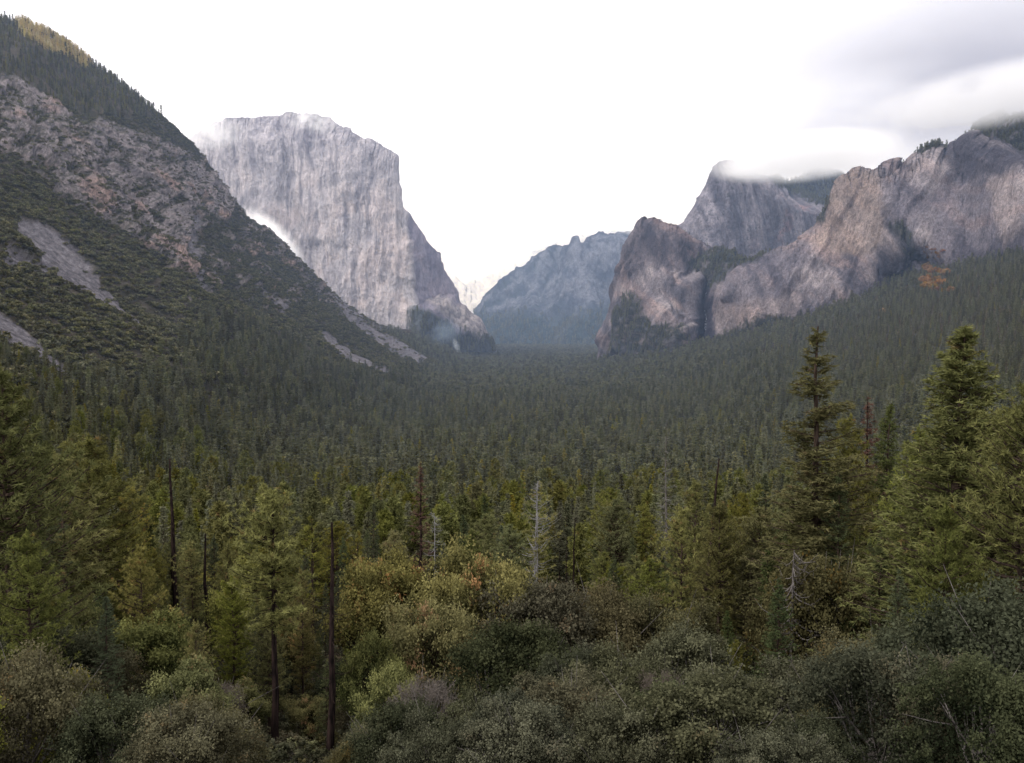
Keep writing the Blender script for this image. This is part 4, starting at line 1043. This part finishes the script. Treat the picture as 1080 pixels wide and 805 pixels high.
# trees with crest sunlight put into their gold colour, orange maples, brush
pts, idx, scl, rot = [], [], [], []
gold = [J('sun_painted_tree', 431, 'gold', r=.16, whorls=12, per=5, tuft=3, leaf=.07, bare=.03), JO('orange_tree', 505, 'orange', rx=.55, lumps=12, per=60, leaf=.12, wood_n=2)]
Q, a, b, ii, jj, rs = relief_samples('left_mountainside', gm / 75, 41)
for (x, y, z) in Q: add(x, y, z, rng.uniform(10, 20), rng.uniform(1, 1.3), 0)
om = np.maximum(poly_mask(rc['PX'], rc['PY'], [(968, 268), (1000, 262), (1003, 290), (985, 310), (975, 305), (972, 290)], 3), poly_mask(rc['PX'], rc['PY'], [(925, 322), (936, 318), (936, 330), (925, 332)], 2))
Q, a, b, ii, jj, rs = relief_samples('right_cliff', om / 420, 42)
for (x, y, z) in Q: add(x, y, z, rng.uniform(8, 15), 1.1, 1)
for (x, y, z) in orange_pts: add(x, y, z, rng.uniform(13, 24), .9, 1)
scatter_object('sun_painted_and_autumn_wood', gold, pts, idx, scl, rot, 'woods coloured gold for sunlight and orange autumn woods high on the mountainsides')

pts, idx, scl, rot = [], [], [], []
for (x, y, z, h) in shr: add(x, y, z, h, rng.uniform(.8, 1.2), rng.choice([0, 1, 2, 3], p=[.5, .3, .12, .08]))
sm = np.maximum(veg, .10 * cl * (lp['PY'] > 100)) * (1 - below) * (1 - topf) * vis
rk = poly_mask(lp['PX'], lp['PY'], [(150, 110), (250, 200), (345, 300), (400, 350), (330, 335), (260, 300), (190, 310), (160, 250), (120, 180)], 15)
sm = sm * (1 - .55 * rk * sstep(-.25, .15, fbm(lp['PX'] / 11, lp['PY'] / 8, 15.1, 3)))
sm = np.maximum(sm, .035 * tal * (fbm(lp['PX'] / 6, lp['PY'] / 6, 3.9, 2) > .1))
Q, a, b, ii, jj, rs = relief_samples('left_mountainside', sm / 30.0, 43)
for (x, y, z), aa, bb in zip(Q, a, b):
    h = rng.uniform(4, 8.5) * (.8 if bb < 200 else 1)
    brown = rng.rand() < .12 + .25 * (bb < 260) * (aa > 100)
    add(x, y, z - 1, h, rng.uniform(.8, 1.25), 3 if brown else rng.choice([0, 1, 2], p=[.55, .35, .10]))
scatter_object('brush', SHR, pts, idx, scl, rot, 'olive green oak brush covering the left mountainside')
print('brush', len(pts), round(time.time() - T0, 1))

pts, idx, scl, rot = [], [], [], []
for D in np.arange(34, 335, 2.7):
    xs = np.arange(-D * .66, D * .66, 2.7); xs = xs + rng.uniform(-1.3, 1.3, len(xs)); yy = D + rng.uniform(-1.3, 1.3, len(xs))
    for x, y, z in zip(xs, yy, ground(xs, yy)):
        h = rng.uniform(1.1, 2.8) * (.6 if D < 55 else 1)
        add(x, y, z + .3, h, rng.uniform(.9, 1.5), rng.choice([0, 1, 2], p=[.45, .3, .25]))
UND = [JO('low_scrub', 511, 'live_oak', rx=.7, lumps=12, per=90, leaf=.07, wood_n=3), JO('low_scrub', 512, 'brown_oak', rx=.65, lumps=12, per=90, leaf=.07, wood_n=3), JO('low_scrub', 513, 'chap', rx=.7, lumps=12, per=90, leaf=.07, wood_n=3)]
scatter_object('undergrowth', UND, pts, idx, scl, rot, 'low scrub and undergrowth between the trees of the near hillside')
# ================================================================== CLOUD, MIST, SMOKE
def cloud(name, px, py, D, rx, ry, rz, dens, seed, nscale=3.0, label='', col=(1, 1, 1), thr=.42, tilt=0.0, name_kind='stuff', glow=.62):
    """a lumpy closed body filled with uneven droplets, thinner towards its edge"""
    cx, cy, cz = [float(q) for q in ray_pt(px, py, D)]
    nu, nv = 28, 16
    th = np.linspace(0, 2 * math.pi, nu, endpoint=False); ph = np.linspace(.06, math.pi - .06, nv)
    TH, PH = np.meshgrid(th, ph)
    U = np.stack([np.sin(PH) * np.cos(TH), np.sin(PH) * np.sin(TH), np.cos(PH)], -1)
    rr = 1 + .12 * fbm(U[..., 0] * 1.7 + seed, U[..., 1] * 1.7, U[..., 2] * 1.7, 3)
    V = U * rr[..., None] * np.array([rx, ry, rz])
    i = np.arange(nv - 1)[:, None] * nu + np.arange(nu)[None]; j = np.arange(nv - 1)[:, None] * nu + (np.arange(nu)[None] + 1) % nu
    q = np.stack([i, j, j + nu, i + nu], -1).reshape(-1, 4)
    tri = np.concatenate([q[:, :3], q[:, [0, 2, 3]]])
    V = np.concatenate([V.reshape(-1, 3), [[0, 0, rz], [0, 0, -rz]]]); n = nu * nv
    cap = [(n, (k + 1) % nu, k) for k in range(nu)] + [(n + 1, (nv - 1) * nu + k, (nv - 1) * nu + (k + 1) % nu) for k in range(nu)]
    tri = np.concatenate([tri, cap])
    tri = tri[:, ::-1]
    m, nt, ns, lk = new_mat(name + '_droplets')
    tcn = N(nt, 'ShaderNodeTexCoord'); vm = N(nt, 'ShaderNodeVectorMath', operation='DIVIDE'); vm.inputs[1].default_value = (rx, ry, rz); lk.new(tcn.outputs['Object'], vm.inputs[0])
    ln = N(nt, 'ShaderNodeVectorMath', operation='LENGTH'); lk.new(vm.outputs[0], ln.inputs[0])
    fo = N(nt, 'ShaderNodeMapRange', interpolation_type='SMOOTHSTEP'); fo.inputs['From Min'].default_value = .95; fo.inputs['From Max'].default_value = .25; lk.new(ln.outputs['Value'], fo.inputs['Value'])
    nz_ = N(nt, 'ShaderNodeTexNoise'); nz_.inputs['Scale'].default_value = nscale / max(rx, rz); nz_.inputs['Detail'].default_value = 4; nz_.inputs['Roughness'].default_value = .6
    mp_ = N(nt, 'ShaderNodeMapping'); mp_.inputs['Location'].default_value = (seed * 100, seed * 37, 0); mp_.inputs['Scale'].default_value = (1, 1, 1.6); lk.new(tcn.outputs['Object'], mp_.inputs[0]); lk.new(mp_.outputs[0], nz_.inputs['Vector'])
    ad = N(nt, 'ShaderNodeMath', operation='MULTIPLY'); lk.new(fo.outputs[0], ad.inputs[0])
    n2 = N(nt, 'ShaderNodeMapRange'); n2.inputs['From Min'].default_value = thr; n2.inputs['From Max'].default_value = thr + .2; lk.new(nz_.outputs['Fac'], n2.inputs['Value']); lk.new(n2.outputs[0], ad.inputs[1])
    dm = N(nt, 'ShaderNodeMath', operation='MULTIPLY'); dm.inputs[1].default_value = dens; lk.new(ad.outputs[0], dm.inputs[0])
    vs = N(nt, 'ShaderNodeVolumeScatter'); vs.inputs['Color'].default_value = (*col, 1); vs.inputs['Anisotropy'].default_value = .2; lk.new(dm.outputs[0], vs.inputs['Density'])
    em = N(nt, 'ShaderNodeEmission'); em.inputs[0].default_value = (col[0] * .97, col[1] * .96, col[2] * 1.0, 1)
    es = N(nt, 'ShaderNodeMath', operation='MULTIPLY'); es.inputs[1].default_value = glow; lk.new(dm.outputs[0], es.inputs[0]); lk.new(es.outputs[0], em.inputs[1])  # emission added in place of light scattered many times inside
    sm_ = N(nt, 'ShaderNodeAddShader'); lk.new(vs.outputs[0], sm_.inputs[0]); lk.new(em.outputs[0], sm_.inputs[1])
    lk.new(sm_.outputs[0], N(nt, 'ShaderNodeOutputMaterial').inputs['Volume'])
    o = link(name, make_mesh(name, V, tri, m, smooth=True), label=label, kind=name_kind)
    o.location = (cx, cy, cz); o.rotation_euler = (0, tilt, 0)
    return o
cloud('cloud', 850, 165, 3420, 440, 300, 105, .018, 1.3, label='soft grey cloud resting on top of the grey granite dome', thr=.30, tilt=-.10, glow=.48)
cloud('cloud', 790, 179, 3480, 130, 110, 42, .013, 2.6, label='small wisp of cloud on the left shoulder of the granite dome', thr=.36)
cloud('cloud', 1050, 100, 2000, 360, 200, 82, .013, 3.7, label='low grey cloud brushing the wooded crest at the far right', thr=.32, tilt=-.18, glow=.38)
cloud('cloud', 208, 138, 3850, 250, 200, 105, .0055, 4.9, label='white wisp of cloud trailing off the left top of the monolith', thr=.36, glow=.75)
cloud('cloud', 330, 126, 3880, 170, 140, 75, .008, 5.2, label='thin wisp of cloud on the summit of the monolith', thr=.44, glow=.7)
cloud('cloud', 678, 236, 6300, 330, 200, 100, .006, 6.1, label='thin white cloud touching the top of the distant spires', thr=.34, glow=.8)
cloud('cloud', 500, 272, 9300, 900, 500, 380, .0014, 7.4, label='pale cloud veiling the snow dusted peak', thr=.36, glow=.85)
cloud('sun_glow_puff', 286, 250, 3300, 190, 120, 72, .011, 8.8, label='glowing puff standing for sunlight behind the ridge at the foot of the monolith', thr=.30, glow=.95, tilt=.75, nscale=4)  # sunlit spot at the cliff foot built as an emissive puff
cloud('smoke', 481, 364, 3150, 15, 18, 34, .034, 9.1, label='small pale blue plume of smoke rising from the valley forest', col=(.82, .92, 1), thr=.44, tilt=-.35, nscale=6, glow=.7)
cloud('smoke', 470, 350, 3300, 85, 80, 60, .0028, 9.9, label='thin blue smoke drifting below the monolith buttress', col=(.55, .74, 1), thr=.32, tilt=-.4, glow=.3)
# ================================================================== SKY, LIGHT, CAMERA
SUN_EL, SUN_AZ = 42, 236           # azimuth clockwise from north (the view direction)
w = bpy.data.worlds.new('World'); SC.world = w; w.use_nodes = True
nt = w.node_tree; nt.nodes.clear(); lk = nt.links
sky = N(nt, 'ShaderNodeTexSky'); sky.sky_type = 'NISHITA'; sky.sun_disc = False
sky.sun_elevation = R(SUN_EL); sky.sun_rotation = R(SUN_AZ)
bg1 = N(nt, 'ShaderNodeBackground'); bg1.inputs['Strength'].default_value = .10; lk.new(sky.outputs[0], bg1.inputs['Color'])
tc = N(nt, 'ShaderNodeTexCoord')
nz = N(nt, 'ShaderNodeTexNoise'); nz.inputs['Scale'].default_value = 3.2; nz.inputs['Detail'].default_value = 5; nz.inputs['Roughness'].default_value = .5
mp = N(nt, 'ShaderNodeMapping'); mp.inputs['Scale'].default_value = (1, 1, 3.2); mp.inputs['Location'].default_value = (.6, .2, .3)
lk.new(tc.outputs['Generated'], mp.inputs['Vector']); lk.new(mp.outputs[0], nz.inputs['Vector'])
# a darker cloud bank over the right hand cliffs
sx = N(nt, 'ShaderNodeSeparateXYZ'); lk.new(tc.outputs['Generated'], sx.inputs[0])
def mth(op, a, b_=0.0, c_=None):
    q = N(nt, 'ShaderNodeMath', operation=op)
    for i_, v_ in enumerate((a, b_) if c_ is None else (a, b_, c_)):
        if isinstance(v_, bpy.types.NodeSocket): lk.new(v_, q.inputs[i_])
        else: q.inputs[i_].default_value = v_
    return q.outputs[0]
def ramp(v, a, b_):
    q = N(nt, 'ShaderNodeMapRange', interpolation_type='SMOOTHSTEP'); lk.new(v, q.inputs['Value']); q.inputs['From Min'].default_value = a; q.inputs['From Max'].default_value = b_
    return q.outputs[0]
yy_ = mth('MAXIMUM', sx.outputs[1], .05)
u_ = mth('DIVIDE', sx.outputs[0], yy_); v_ = mth('DIVIDE', sx.outputs[2], yy_)
nzc = mth('SUBTRACT', nz.outputs['Fac'], .5)
dv_ = mth('ADD', mth('SUBTRACT', v_, mth('MULTIPLY_ADD', u_, .24, .095)), mth('MULTIPLY', nzc, .07))
band = mth('MULTIPLY', ramp(dv_, -.05, .012), mth('SUBTRACT', 1.0, mth('MULTIPLY', ramp(dv_, .0, .22), .74)))
side = ramp(mth('ADD', u_, mth('MULTIPLY', nzc, .25)), .08, .55)
fr_ = ramp(sx.outputs[1], .2, .5)
mu0 = mth('MULTIPLY', mth('MULTIPLY', band, side), fr_)
class _o: pass
mu = _o(); mu.outputs = [mth('MULTIPLY', mu0, mth('MULTIPLY_ADD', nzc, 1.2, .95))]
cc = mixc(nt, (1.03, 1.02, 1.10), (.19, .175, .225), mu.outputs[0])
bg2 = N(nt, 'ShaderNodeBackground'); lk.new(cc, bg2.inputs['Color']); bg2.inputs['Strength'].default_value = SKY_L
ms = N(nt, 'ShaderNodeMixShader'); ms.inputs[0].default_value = .92
lk.new(bg1.outputs[0], ms.inputs[1]); lk.new(bg2.outputs[0], ms.inputs[2])
lk.new(ms.outputs[0], N(nt, 'ShaderNodeOutputWorld').inputs['Surface'])

sl = bpy.data.lights.new('sun', 'SUN'); sl.energy = 2.3; sl.angle = R(12); sl.color = (1.0, .95, .90)
so = bpy.data.objects.new('sun', sl); COL.objects.link(so)
az, el = R(SUN_AZ), R(SUN_EL)
dv = Vector((math.sin(az) * math.cos(el), math.cos(az) * math.cos(el), math.sin(el)))
so.rotation_euler = dv.to_track_quat('Z', 'Y').to_euler(); so.location = dv * 500

cam = bpy.data.cameras.new('camera'); co = bpy.data.objects.new('camera', cam); COL.objects.link(co)
co.location = (0, 0, HC); co.rotation_euler = (math.pi / 2 - PITCH, 0, 0)
cam.sensor_width = 36; cam.lens = F / 1080 * 36; cam.clip_start = .5; cam.clip_end = 60000
SC.camera = co
SC.view_settings.view_transform = 'Standard'; SC.view_settings.look = 'None'; SC.view_settings.exposure = 0
SC.cycles.use_adaptive_sampling = True; SC.cycles.adaptive_threshold = .02; SC.cycles.max_bounces = 3; SC.cycles.diffuse_bounces = 2; SC.cycles.transmission_bounces = 2; SC.cycles.transparent_max_bounces = 12; SC.cycles.volume_bounces = 0
SC.cycles.use_denoising = True
SC.cycles.volume_step_rate = 1.0; SC.cycles.volume_max_steps = 64
print('done', round(time.time() - T0, 1))
